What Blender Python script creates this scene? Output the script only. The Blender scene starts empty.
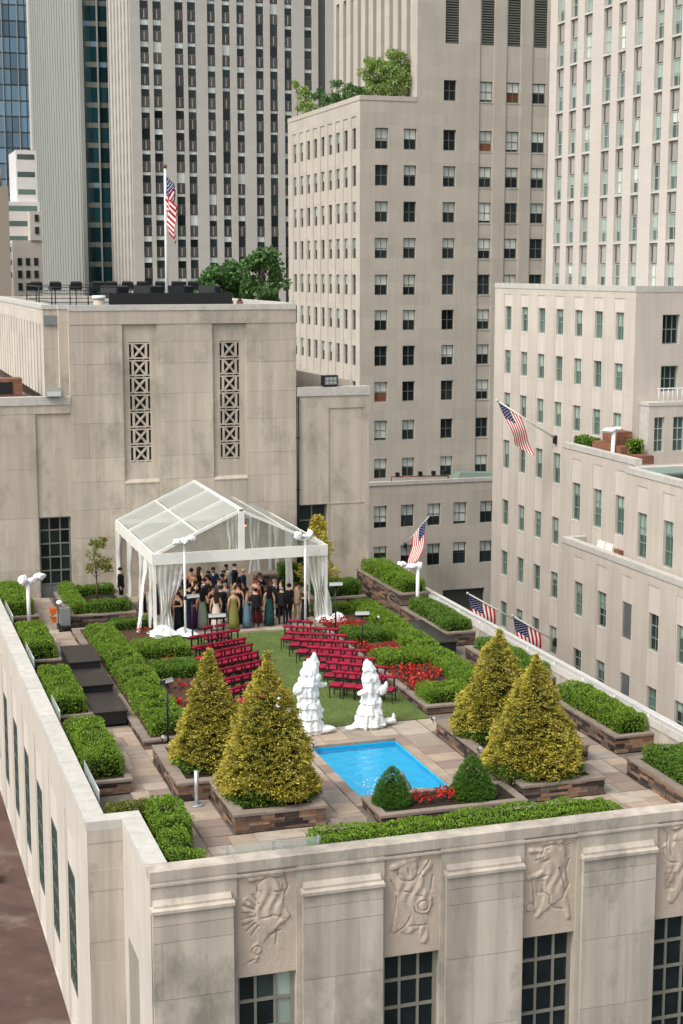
import bpy, math, random
import numpy as np
from mathutils import Vector, Matrix

random.seed(11)
rng = np.random.default_rng(11)
S = bpy.context.scene
COL = S.collection
R = math.radians

# ------------------------------------------------------------------ camera
cam_d = bpy.data.cameras.new("camera")
cam = bpy.data.objects.new("camera", cam_d)
COL.objects.link(cam)
cam.location = (0, 0, 15)
cam.rotation_euler = (R(90 - 8.904), 0, R(-17.649))
cam_d.sensor_fit = 'VERTICAL'
cam_d.sensor_height = 36
cam_d.lens = 1551 / 1024 * 36
cam_d.clip_start = 0.5
cam_d.clip_end = 6000
S.camera = cam

# ------------------------------------------------------------------ world, sun, exposure
SUN_EL, SUN_AZ = 50.0, -114.0          # azimuth from +Y, negative = towards -X (left of the picture)
world = bpy.data.worlds.new("World")
S.world = world
world.use_nodes = True
wn = world.node_tree.nodes
sky = wn.new("ShaderNodeTexSky")
sky.sky_type = 'NISHITA'
sky.sun_disc = False
sky.sun_elevation = R(SUN_EL)
sky.sun_rotation = R(SUN_AZ)
sky.air_density = 1.0
sky.dust_density = 4.0
sky.ozone_density = 0.6
bg = wn["Background"]
bg.inputs[1].default_value = 0.15
hs = wn.new("ShaderNodeHueSaturation")                 # thin overcast: the whole sky is greyer than clear blue
hs.inputs["Saturation"].default_value = 0.30
world.node_tree.links.new(sky.outputs[0], hs.inputs["Color"])
world.node_tree.links.new(hs.outputs[0], bg.inputs[0])
sun_d = bpy.data.lights.new("sun", 'SUN')
sun_d.energy = 0.75
sun_d.angle = R(18)
sun_d.color = (1.0, 0.97, 0.92)
sun = bpy.data.objects.new("sun", sun_d)
COL.objects.link(sun)
sun.location = (-40, -20, 60)
_d = Vector((math.sin(R(SUN_AZ)) * math.cos(R(SUN_EL)), math.cos(R(SUN_AZ)) * math.cos(R(SUN_EL)), math.sin(R(SUN_EL))))
sun.rotation_euler = _d.to_track_quat('Z', 'Y').to_euler()
S.render.engine = 'CYCLES'
S.view_settings.view_transform = 'Standard'
S.view_settings.look = 'None'
S.view_settings.gamma = 1
S.view_settings.exposure = 0.82
S.view_settings.use_curve_mapping = False

# ------------------------------------------------------------------ materials
def srgb(r, g, b):
    return tuple(((c / 255) / 12.92 if c / 255 <= 0.04045 else ((c / 255 + 0.055) / 1.055) ** 2.4) for c in (r, g, b))

def mat(name, col, rough=0.7, spec=0.3, metal=0.0, var=0.0, scale=1.0, stretch=(1, 1, 1), bump=0.0, bscale=30.0,
        island=0.0, objrand=0.0, hue=None, coat=0.0, brick=None, streak=0.0, trans=0.0, stain=None, weather=None):
    m = bpy.data.materials.new(name)
    m.use_nodes = True
    nt = m.node_tree; N = nt.nodes; L = nt.links
    b = N["Principled BSDF"]
    b.inputs["Roughness"].default_value = rough
    b.inputs["Metallic"].default_value = metal
    b.inputs["Specular IOR Level"].default_value = spec
    b.inputs["Coat Weight"].default_value = coat
    rgb = N.new("ShaderNodeRGB"); rgb.outputs[0].default_value = (*col, 1)
    cur = rgb.outputs[0]
    geo = N.new("ShaderNodeNewGeometry")
    def mul(fac_socket, lo, hi, cur):
        mr = N.new("ShaderNodeMapRange"); mr.inputs[1].default_value = 0; mr.inputs[2].default_value = 1
        mr.inputs[3].default_value = lo; mr.inputs[4].default_value = hi
        L.new(fac_socket, mr.inputs[0])
        vm = N.new("ShaderNodeVectorMath"); vm.operation = 'SCALE'
        L.new(cur, vm.inputs[0]); L.new(mr.outputs[0], vm.inputs["Scale"])
        return vm.outputs[0]
    def mixto(fac, other, cur):
        mx = N.new("ShaderNodeMix"); mx.data_type = 'RGBA'
        L.new(fac, mx.inputs[0]); L.new(cur, mx.inputs[6]); mx.inputs[7].default_value = (*other, 1)
        return mx.outputs[2]
    def noise(sc, st=(1, 1, 1), detail=5, rough_=0.6):
        mp = N.new("ShaderNodeMapping"); mp.inputs["Scale"].default_value = st
        L.new(geo.outputs["Position"], mp.inputs[0])
        n = N.new("ShaderNodeTexNoise"); n.inputs["Scale"].default_value = sc
        n.inputs["Detail"].default_value = detail; n.inputs["Roughness"].default_value = rough_
        L.new(mp.outputs[0], n.inputs["Vector"])
        return n.outputs["Fac"]
    def ramp(f, a, b_):
        mr = N.new("ShaderNodeMapRange"); mr.clamp = True
        mr.inputs[1].default_value = a; mr.inputs[2].default_value = b_
        L.new(f, mr.inputs[0]); return mr.outputs[0]
    if hue is not None:                       # second tone mixed in by random per island or object
        if island: src = geo.outputs["Random Per Island"]
        else:
            oi = N.new("ShaderNodeObjectInfo"); src = oi.outputs["Random"]
        cur = mixto(src, hue, cur)
    if var:
        cur = mul(ramp(noise(scale, stretch), 0.3, 0.7), 1 - var, 1 + var, cur)
    if streak:
        cur = mul(ramp(noise(1.3, (1.6, 1.6, 0.09), 4), 0.35, 0.65), 1 - streak, 1 + streak * 0.5, cur)
    if weather:                                # grey-green weathering patches with soft outline
        cur = mixto(mulv(N, L, ramp(noise(0.45, (1, 1, 0.6), 6, 0.7), 0.50, 0.66), weather[1]), weather[0], cur)
    if stain:
        cur = mixto(mulv(N, L, ramp(noise(stain[2], (1, 1, 1), 6, 0.65), 0.55, 0.68), stain[1]), stain[0], cur)
    if island and hue is None:
        cur = mul(geo.outputs["Random Per Island"], 1 - island, 1 + island, cur)
    elif island:
        wnn = N.new("ShaderNodeTexWhiteNoise"); wnn.noise_dimensions = '1D'
        L.new(geo.outputs["Random Per Island"], wnn.inputs["W"])
        cur = mul(wnn.outputs["Value"], 1 - island, 1 + island, cur)
    if objrand:
        oi = N.new("ShaderNodeObjectInfo")
        cur = mul(oi.outputs["Random"], 1 - objrand, 1 + objrand, cur)
    if brick:
        sx = N.new("ShaderNodeSeparateXYZ"); L.new(geo.outputs["Position"], sx.inputs[0])
        ad = N.new("ShaderNodeMath"); L.new(sx.outputs[0], ad.inputs[0]); L.new(sx.outputs[1], ad.inputs[1])
        cb = N.new("ShaderNodeCombineXYZ"); L.new(ad.outputs[0], cb.inputs[0]); L.new(sx.outputs[2], cb.inputs[1])
        bt = N.new("ShaderNodeTexBrick")
        bt.inputs["Scale"].default_value = 1.0
        bt.inputs["Brick Width"].default_value = brick[0]; bt.inputs["Row Height"].default_value = brick[1]
        bt.inputs["Mortar Size"].default_value = brick[3] if len(brick) > 3 else 0.012
        v = brick[2]
        bt.inputs["Color1"].default_value = (1 + v, 1 + v, 1 + v, 1)
        bt.inputs["Color2"].default_value = (1 - v, 1 - v, 1 - v, 1)
        bt.inputs["Mortar"].default_value = (0.9, 0.9, 0.9, 1)
        L.new(cb.outputs[0], bt.inputs["Vector"])
        vm = N.new("ShaderNodeVectorMath"); vm.operation = 'MULTIPLY'
        L.new(cur, vm.inputs[0]); L.new(bt.outputs["Color"], vm.inputs[1])
        cur = vm.outputs[0]
    L.new(cur, b.inputs["Base Color"])
    if bump:
        bp = N.new("ShaderNodeBump"); bp.inputs["Strength"].default_value = bump; bp.inputs["Distance"].default_value = 0.02
        L.new(noise(bscale), bp.inputs["Height"]); L.new(bp.outputs[0], b.inputs["Normal"])
    if trans:                                  # thin leaf: part of the light passes through
        tr = N.new("ShaderNodeBsdfTranslucent"); L.new(cur, tr.inputs[0])
        mx = N.new("ShaderNodeMixShader"); mx.inputs[0].default_value = trans
        L.new(b.outputs[0], mx.inputs[1]); L.new(tr.outputs[0], mx.inputs[2])
        L.new(mx.outputs[0], N["Material Output"].inputs[0])
    return m

def mulv(N, L, s, k):
    mm = N.new("ShaderNodeMath"); mm.operation = 'MULTIPLY'; L.new(s, mm.inputs[0]); mm.inputs[1].default_value = k
    return mm.outputs[0]

def sheer(name, col, alpha, rough=0.12, tint=(1, 1, 1)):
    """clear vinyl / thin glass: see-through sheet with gloss and a little milky body"""
    m = bpy.data.materials.new(name); m.use_nodes = True
    nt = m.node_tree; N = nt.nodes; L = nt.links
    b = N["Principled BSDF"]; b.inputs["Base Color"].default_value = (*col, 1); b.inputs["Roughness"].default_value = rough
    t = N.new("ShaderNodeBsdfTransparent"); t.inputs[0].default_value = (*tint, 1)
    lw = N.new("ShaderNodeLayerWeight"); lw.inputs[0].default_value = 0.25
    mr = N.new("ShaderNodeMapRange"); mr.inputs[3].default_value = alpha; mr.inputs[4].default_value = min(1, alpha + 0.45)
    L.new(lw.outputs["Fresnel"], mr.inputs[0])
    mx = N.new("ShaderNodeMixShader"); L.new(mr.outputs[0], mx.inputs[0])
    L.new(t.outputs[0], mx.inputs[1]); L.new(b.outputs[0], mx.inputs[2])
    L.new(mx.outputs[0], N["Material Output"].inputs[0])
    return m

LIME = srgb(183, 173, 159)
GREYW = srgb(128, 124, 113)
m_lime = mat("limestone", LIME, 0.85, 0.2, var=0.07, scale=0.35, bump=0.25, bscale=25, streak=0.22, weather=(GREYW, 0.9), objrand=0.09)
m_lime_left = mat("limestone_side", srgb(189, 182, 170), 0.85, 0.2, var=0.06, scale=0.5, bump=0.2, bscale=25, streak=0.08, weather=(srgb(170, 164, 154), 0.4))
m_relief = mat("limestone_carved", srgb(184, 169, 152), 0.85, 0.2, var=0.08, scale=1.2, bump=0.2, bscale=30, streak=0.06, weather=(srgb(140, 134, 124), 0.45))
m_coping = mat("coping_stone", srgb(186, 182, 173), 0.8, 0.25, var=0.10, scale=3, bump=0.4, bscale=14, objrand=0.05, stain=(srgb(150, 148, 138), 0.35, 2.0))
m_rear = mat("limestone_rear", srgb(184, 173, 157), 0.85, 0.2, var=0.06, scale=0.4, bump=0.2, bscale=20, streak=0.16, objrand=0.06, weather=(srgb(132, 126, 113), 0.7))
m_rear_side = mat("limestone_rear_side", srgb(190, 181, 168), 0.85, 0.2, var=0.06, scale=0.5, streak=0.12, brick=(2.2, 1.3, 0.05))
m_mid = mat("limestone_mid", srgb(179, 171, 158), 0.85, 0.2, var=0.04, scale=0.2, streak=0.06, brick=(2.4, 1.15, 0.05))
m_sis = mat("limestone_sister", srgb(191, 182, 170), 0.85, 0.2, var=0.04, scale=0.3, streak=0.07, brick=(2.6, 1.2, 0.035), weather=(srgb(172, 164, 153), 0.35))
m_bay = mat("limestone_bay", srgb(199, 191, 180), 0.85, 0.2, var=0.04, scale=0.6, streak=0.08)
m_towr = mat("limestone_tower_right", srgb(190, 182, 172), 0.85, 0.2, var=0.03, scale=0.3, brick=(2.0, 0.9, 0.02))
m_tow1 = mat("limestone_tower_left", srgb(178, 173, 163), 0.85, 0.2, var=0.04, scale=0.1, brick=(2.5, 1.2, 0.03))
m_spand = mat("aluminium_spandrel", srgb(80, 79, 76), 0.45, 0.4, metal=0.3, objrand=0.25)
m_spand_l = mat("aluminium_spandrel_pale", srgb(156, 152, 143), 0.5, 0.4, objrand=0.12)
m_metal_grey = mat("grey_metal_frame", srgb(112, 114, 104), 0.5, 0.4, var=0.08, scale=5)
m_frame_near = mat("beige_grey_frame", srgb(128, 126, 114), 0.55, 0.3, var=.08, scale=4)
m_metal_green = mat("green_grey_frame", srgb(120, 138, 128), 0.5, 0.4)
m_frame_pale = mat("pale_frame", srgb(168, 176, 168), 0.5, 0.4)
m_frame_dark = mat("dark_frame", srgb(62, 66, 62), 0.5, 0.4)
m_glass = mat("window_glass", srgb(36, 44, 44), 0.08, 0.32, objrand=0.6)
m_glass_dim = mat("window_glass_dim", srgb(60, 70, 68), 0.9, 0.0)
m_frame_matt = mat("matt_green_frame", srgb(86, 96, 90), 0.9, 0.0)
m_glass_t = mat("window_glass_pale", srgb(74, 96, 90), 0.08, 0.7, objrand=0.5, coat=0.4)
m_glass_teal = mat("tower_glass_teal", srgb(32, 62, 66), 0.06, 0.7, objrand=0.55)
m_glass_blue = mat("tower_glass_blue", srgb(112, 138, 154), 0.05, 0.9, objrand=0.45, coat=0.5)
m_blind = mat("window_blind", srgb(196, 202, 192), 0.4, 0.4, objrand=0.18, coat=0.3)
m_blind2 = mat("window_blind_dim", srgb(150, 166, 156), 0.5, 0.3, objrand=0.2)
m_glass_near = mat("near_window_glass", srgb(30, 38, 39), 0.07, 0.35, var=0.3, scale=1.5)
m_orange = mat("lit_curtain", srgb(120, 74, 50), 0.6, 0.3, objrand=0.3)
m_fin = mat("tower_fin", srgb(150, 152, 144), 0.45, 0.4, var=0.05, scale=0.05, stretch=(1, 1, .3))
m_white_b = mat("white_building", srgb(205, 200, 196), 0.7, 0.3, var=0.04)
m_tan_b = mat("tan_building", srgb(150, 138, 122), 0.8)
m_asphalt = mat("asphalt", (0.05, 0.05, 0.05), 0.9, var=0.2, scale=0.5)
m_lowroof = mat("red_brown_roof", srgb(86, 66, 58), 0.8, 0.3, var=0.25, scale=0.6, bump=0.3, bscale=8, stain=(srgb(130, 120, 110), 0.4, 0.5), brick=(0.9, 0.9, 0.12, 0.03))
m_black = mat("black_metal", srgb(26, 27, 28), 0.45, 0.4)
m_blackp = mat("black_plastic", srgb(30, 30, 31), 0.55, 0.35, var=0.15, scale=6)
m_glossblack = mat("black_board", srgb(32, 28, 27), 0.35, 0.45, var=0.25, scale=1.4, stain=(srgb(90, 82, 76), 0.25, 1.2))
m_white = mat("white_paint", srgb(225, 226, 222), 0.45, 0.4, var=0.03, scale=3)
m_wrap = mat("white_wrap", srgb(228, 230, 228), 0.5, 0.35, var=0.05, scale=9, bump=0.5, bscale=12)
m_tentbeam = mat("white_vinyl", srgb(222, 221, 214), 0.4, 0.4, var=0.05, scale=2, stain=(srgb(190, 190, 184), 0.4, 1.5))
m_clear = sheer("clear_vinyl", srgb(186, 190, 184), 0.2, 0.1, (0.93, 0.94, 0.93))
m_clear2 = sheer("clear_vinyl_drape", srgb(226, 226, 220), 0.46, 0.2)
m_glassrail = sheer("clear_glass", srgb(190, 205, 200), 0.25, 0.05)
m_red = mat("red_velvet", srgb(142, 26, 52), 0.75, 0.2, var=0.10, scale=12, objrand=0.12)
m_mulch = mat("mulch", srgb(84, 62, 52), 0.95, 0.1, var=0.35, scale=9, bump=0.8, bscale=25)
m_soil = mat("soil", srgb(52, 44, 36), 0.95, 0.1, var=0.3, scale=9)
m_lawn = mat("lawn_turf", srgb(92, 106, 58), 0.9, 0.15, var=0.16, scale=1.2, bump=0.5, bscale=40)
m_grass = mat("grass_blade", srgb(96, 116, 58), 0.8, 0.2, island=0.35, var=0.15, scale=1.0)
m_hedge = mat("boxwood_leaf", srgb(92, 126, 32), 0.6, 0.3, island=0.32, hue=srgb(130, 158, 52), var=0.18, scale=2.2, trans=0.25)
m_hedge2 = mat("boxwood_leaf_dark", srgb(74, 108, 34), 0.6, 0.3, island=0.32, hue=srgb(106, 138, 44), var=0.18, scale=2.2, trans=0.22)
m_hedgeol = mat("olive_shrub_leaf", srgb(88, 100, 38), 0.65, 0.3, island=0.32, hue=srgb(122, 124, 52), var=0.18, scale=2.2, trans=0.2)
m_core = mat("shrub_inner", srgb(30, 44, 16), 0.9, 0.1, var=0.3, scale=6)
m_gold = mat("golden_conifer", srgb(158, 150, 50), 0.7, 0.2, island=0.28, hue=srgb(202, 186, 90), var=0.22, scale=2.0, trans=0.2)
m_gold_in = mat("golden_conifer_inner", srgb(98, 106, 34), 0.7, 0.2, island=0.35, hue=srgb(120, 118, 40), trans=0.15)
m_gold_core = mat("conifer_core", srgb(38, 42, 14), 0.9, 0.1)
m_cgreen = mat("conifer_green", srgb(56, 98, 34), 0.6, 0.25, island=0.32, hue=srgb(84, 124, 44), trans=0.15)
m_leafl = mat("light_leaf", srgb(118, 148, 84), 0.6, 0.3, island=0.3, hue=srgb(150, 168, 88), trans=0.3)
m_leafd = mat("dark_leaf", srgb(66, 100, 52), 0.6, 0.3, island=0.35, hue=srgb(88, 124, 64), trans=0.2)
m_bark = mat("bark", srgb(92, 76, 62), 0.9, 0.1, var=0.25, scale=8)
m_flower = mat("red_petal", srgb(184, 32, 32), 0.6, 0.3, island=0.3, hue=srgb(206, 58, 48))
m_flowerleaf = mat("bronze_leaf", srgb(60, 52, 34), 0.6, 0.3, island=0.3)
TONES = [srgb(140, 112, 92), srgb(98, 84, 75), srgb(70, 62, 58), srgb(120, 92, 74), srgb(84, 70, 63), srgb(54, 48, 46), srgb(108, 96, 86)]
m_ledge = [mat("ledgestone_%d" % i, c, 0.85, 0.2, var=0.2, scale=6, bump=0.6, bscale=18) for i, c in enumerate(TONES)]
m_cap = mat("planter_cap", srgb(132, 120, 108), 0.8, 0.25, var=0.16, scale=2.5, bump=0.3, bscale=16, objrand=0.12)
FT = [srgb(158, 141, 124), srgb(148, 135, 121), srgb(166, 148, 130), srgb(140, 123, 111), srgb(150, 142, 131), srgb(168, 155, 140)]
m_flag = [mat("flagstone_%d" % i, c, 0.8, 0.25, var=0.13, scale=2.2, bump=0.3, bscale=12, stain=(srgb(120, 112, 100), 0.4, 1.6)) for i, c in enumerate(FT)]
m_mortar = mat("mortar_bed", srgb(112, 104, 94), 0.95, 0.1, var=0.2, scale=4)
m_poolp = mat("pool_paint", srgb(22, 186, 222), 0.5, 0.3, var=0.05, scale=2)
m_flagred = mat("flag_red", srgb(178, 34, 46), 0.8, 0.1)
m_flagwhite = mat("flag_white", srgb(230, 224, 216), 0.8, 0.1)
m_flagblue = mat("flag_blue", srgb(38, 48, 88), 0.8, 0.1)
m_skin = [mat("skin_%d" % i, c, 0.6, 0.3) for i, c in enumerate([srgb(206, 160, 132), srgb(176, 126, 98), srgb(112, 78, 60)])]
m_orangep = mat("orange_plastic", srgb(190, 92, 36), 0.5, 0.3)
m_steel = mat("brushed_steel", srgb(190, 192, 192), 0.35, 0.5, metal=0.6)
m_greybox = mat("grey_housing", srgb(120, 124, 122), 0.5, 0.4)
m_cream = mat("cushion", srgb(214, 210, 204), 0.8, 0.2)
m_terr = mat("terracotta", srgb(128, 88, 70), 0.85, 0.2, var=0.2, scale=4, brick=(0.5, 0.16, 0.2))
m_copper = mat("green_copper", srgb(96, 150, 124), 0.7, 0.3)
m_lens = mat("lamp_lens", srgb(172, 175, 168), 0.2, 0.5)
m_bulbm = bpy.data.materials.new("lamp_bulb"); m_bulbm.use_nodes = True
_b = m_bulbm.node_tree.nodes["Principled BSDF"]; _b.inputs["Base Color"].default_value = (1, .45, .15, 1)
_b.inputs["Emission Color"].default_value = (1, 0.35, 0.1, 1); _b.inputs["Emission Strength"].default_value = 1.2

def water_mat():
    m = bpy.data.materials.new("pool_water"); m.use_nodes = True
    nt = m.node_tree; N = nt.nodes; L = nt.links
    b = N["Principled BSDF"]; b.inputs["Base Color"].default_value = (0.6, 0.9, 1, 1); b.inputs["Roughness"].default_value = 0.03
    n = N.new("ShaderNodeTexNoise"); n.inputs["Scale"].default_value = 3.2; n.inputs["Detail"].default_value = 3
    g = N.new("ShaderNodeNewGeometry"); L.new(g.outputs["Position"], n.inputs["Vector"])
    bp = N.new("ShaderNodeBump"); bp.inputs["Strength"].default_value = 0.5; bp.inputs["Distance"].default_value = 0.05
    L.new(n.outputs["Fac"], bp.inputs["Height"])
    t = N.new("ShaderNodeBsdfTransparent"); t.inputs[0].default_value = (0.75, 0.95, 1, 1)
    gl = N.new("ShaderNodeBsdfGlossy"); gl.inputs["Roughness"].default_value = 0.03
    L.new(bp.outputs[0], gl.inputs["Normal"])
    fr = N.new("ShaderNodeFresnel"); fr.inputs[0].default_value = 1.33; L.new(bp.outputs[0], fr.inputs["Normal"])
    mx = N.new("ShaderNodeMixShader"); L.new(fr.outputs[0], mx.inputs[0]); L.new(t.outputs[0], mx.inputs[1]); L.new(gl.outputs[0], mx.inputs[2])
    L.new(mx.outputs[0], N["Material Output"].inputs[0])
    return m
m_water = water_mat()

# ------------------------------------------------------------------ object helpers
def W(o):
    v = Vector((0, 0, 0))
    while o is not None:
        v += o.location; o = o.parent
    return v

def tag(o, label=None, cat=None, group=None, kind=None):
    if label: o["label"] = label
    if cat: o["category"] = cat
    if group: o["group"] = group
    if kind: o["kind"] = kind
    return o

def thing(name, label, cat, loc=(0, 0, 0), rz=0, group=None):
    o = bpy.data.objects.new(name, None); COL.objects.link(o)
    o.empty_display_size = 0.2
    o.location = loc; o.rotation_euler = (0, 0, rz)
    return tag(o, label, cat, group)

def link(name, me, parent=None, loc=(0, 0, 0), mats=None):
    o = bpy.data.objects.new(name, me); COL.objects.link(o)
    if parent is not None: o.parent = parent
    o.location = loc
    return o

def fast_mesh(name, V, F, mi=None, mats=(), smooth=False):
    """V (n,3) array, F (m,k) array of one polygon size"""
    V = np.asarray(V, dtype=np.float32); F = np.asarray(F, dtype=np.int32)
    me = bpy.data.meshes.new(name)
    n, k = F.shape
    me.vertices.add(len(V)); me.vertices.foreach_set("co", V.ravel())
    me.loops.add(n * k); me.loops.foreach_set("vertex_index", F.ravel())
    me.polygons.add(n); me.polygons.foreach_set("loop_start", np.arange(0, n * k, k, dtype=np.int32))
    for m in mats: me.materials.append(m)
    if mi is not None: me.polygons.foreach_set("material_index", np.asarray(mi, dtype=np.int32))
    if smooth: me.polygons.foreach_set("use_smooth", np.ones(n, dtype=bool))
    me.update(calc_edges=True)
    return me

class MB:
    def __init__(s): s.v = []; s.f = []; s.m = []; s.s = []
    def face(s, pts, m=0, sm=False):
        i = len(s.v); s.v += [tuple(p) for p in pts]; s.f.append(tuple(range(i, i + len(pts)))); s.m.append(m); s.s.append(sm)
        return s
    def box(s, x0, x1, y0, y1, z0, z1, m=0):
        i = len(s.v)
        s.v += [(x0, y0, z0), (x1, y0, z0), (x1, y1, z0), (x0, y1, z0), (x0, y0, z1), (x1, y0, z1), (x1, y1, z1), (x0, y1, z1)]
        for q in ((0, 3, 2, 1), (4, 5, 6, 7), (0, 1, 5, 4), (1, 2, 6, 5), (2, 3, 7, 6), (3, 0, 4, 7)):
            s.f.append(tuple(i + a for a in q)); s.m.append(m); s.s.append(False)
        return s
    def hexa(s, p, m=0):                        # 8 points: bottom ring, top ring
        i = len(s.v); s.v += [tuple(a) for a in p]
        for q in ((0, 3, 2, 1), (4, 5, 6, 7), (0, 1, 5, 4), (1, 2, 6, 5), (2, 3, 7, 6), (3, 0, 4, 7)):
            s.f.append(tuple(i + a for a in q)); s.m.append(m); s.s.append(False)
        return s
    def beam(s, p, q, w, h, m=0, up=(0, 0, 1)):   # rectangular bar between two points
        p = Vector(p); q = Vector(q); d = (q - p).normalized(); u = Vector(up)
        a = d.cross(u)
        if a.length < 1e-4: a = d.cross(Vector((1, 0, 0)))
        a.normalize(); b = a.cross(d).normalized()
        r = [a * w / 2 * sx + b * h / 2 * sy for sx, sy in ((-1, -1), (1, -1), (1, 1), (-1, 1))]
        return s.hexa([p + c for c in r] + [q + c for c in r], m)
    def tube(s, p, q, r, r2=None, n=8, m=0, cap=True):
        if r2 is None: r2 = r
        p = Vector(p); q = Vector(q); d = (q - p)
        d.normalize()
        a = d.cross(Vector((0, 0, 1)))
        if a.length < 1e-3: a = Vector((1, 0, 0))
        a.normalize(); b = d.cross(a)
        i = len(s.v)
        for c, rr in ((p, r), (q, r2)):
            for k in range(n):
                t = 2 * math.pi * k / n
                s.v.append(tuple(c + a * rr * math.cos(t) + b * rr * math.sin(t)))
        for k in range(n):
            k2 = (k + 1) % n
            s.f.append((i + k, i + k2, i + n + k2, i + n + k)); s.m.append(m); s.s.append(True)
        if cap:
            s.f.append(tuple(i + k for k in range(n - 1, -1, -1))); s.m.append(m); s.s.append(False)
            s.f.append(tuple(i + n + k for k in range(n))); s.m.append(m); s.s.append(False)
        return s
    def path(s, pts, rs, n=8, m=0):
        if not isinstance(rs, (list, tuple)): rs = [rs] * len(pts)
        for k in range(len(pts) - 1): s.tube(pts[k], pts[k + 1], rs[k], rs[k + 1], n, m)
        return s
    def rings(s, rings, m=0, sm=True, cap=True):   # list of closed rings with equal count
        i = len(s.v); n = len(rings[0])
        for r in rings: s.v += [tuple(p) for p in r]
        for j in range(len(rings) - 1):
            for k in range(n):
                k2 = (k + 1) % n
                s.f.append((i + j * n + k, i + j * n + k2, i + (j + 1) * n + k2, i + (j + 1) * n + k)); s.m.append(m); s.s.append(sm)
        if cap:
            s.f.append(tuple(i + k for k in range(n - 1, -1, -1))); s.m.append(m); s.s.append(False)
            j = i + (len(rings) - 1) * n
            s.f.append(tuple(j + k for k in range(n))); s.m.append(m); s.s.append(False)
        return s
    def ball(s, c, r, m=0, n=10, k=6, sc=(1, 1, 1)):
        rg = []
        for j in range(k + 1):
            ph = math.pi * (j + 0.02) / (k + 0.04) - math.pi / 2
            rg.append([(c[0] + r * sc[0] * math.cos(ph) * math.cos(2 * math.pi * t / n), c[1] + r * sc[1] * math.cos(ph) * math.sin(2 * math.pi * t / n), c[2] + r * sc[2] * math.sin(ph)) for t in range(n)])
        return s.rings(rg, m)
    def grid(s, P, m=0, sm=True):                 # P[i][j] points
        i0 = len(s.v); a = len(P); b = len(P[0])
        for r in P: s.v += [tuple(p) for p in r]
        for i in range(a - 1):
            for j in range(b - 1):
                s.f.append((i0 + i * b + j, i0 + i * b + j + 1, i0 + (i + 1) * b + j + 1, i0 + (i + 1) * b + j)); s.m.append(m if not callable(m) else m(i, j)); s.s.append(sm)
        return s
    def mesh(s, name, mats):
        me = bpy.data.meshes.new(name)
        me.from_pydata(s.v, [], s.f)
        for m in (mats if isinstance(mats, (list, tuple)) else [mats]): me.materials.append(m)
        me.polygons.foreach_set("material_index", s.m)
        me.polygons.foreach_set("use_smooth", s.s)
        me.update()
        return me
    def build(s, name, mats, parent=None, local=False):
        """world coordinates unless local; parent must be unrotated then"""
        o = link(name, s.mesh(name, mats), parent)
        if parent is not None and not local: o.location = -W(parent)
        return o

_unit = {}
def block(name, mt, parent, x0, x1, y0, y1, z0, z1, bev=0.0):
    """box piece that shares one unit mesh per material"""
    key = (mt.name, bev > 0)
    if key not in _unit:
        if bev > 0:                                # unit cube with chamfered rim
            b = 0.06
            mb = MB(); h = 0.5
            rg = []
            for z, k in ((-h, h - b * 0.5), (-h + b, h), (h - b, h), (h, h - b * 0.5)):
                rg.append([(-k, -h + (h - k), z), (k, -h + (h - k), z), (h if k == h else k, -k, z), (k, k, z), (-k, k, z), (-k, -k, z)])
            rg2 = []
            for z, k in ((-h, h - 0.03), (-h + 0.05, h), (h - 0.05, h), (h, h - 0.03)):
                rg2.append([(-k, -k, z), (k, -k, z), (k, k, z), (-k, k, z)])
            mb.rings(rg2, sm=False)
        else:
            mb = MB().box(-.5, .5, -.5, .5, -.5, .5)
        _unit[key] = mb.mesh(name, mt)
    o = link(name, _unit[key], parent)
    c = Vector(((x0 + x1) / 2, (y0 + y1) / 2, (z0 + z1) / 2))
    o.location = c - (W(parent) if parent is not None else Vector((0, 0, 0)))
    o.scale = (abs(x1 - x0), abs(y1 - y0), abs(z1 - z0))
    return o

def copy_tree(o, parent=None):
    c = o.copy(); COL.objects.link(c); c.parent = parent
    for ch in list(o.children): copy_tree(ch, c)
    return c

def setmat(o, slot, m):
    o.material_slots[slot].link = 'OBJECT'; o.material_slots[slot].material = m

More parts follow.
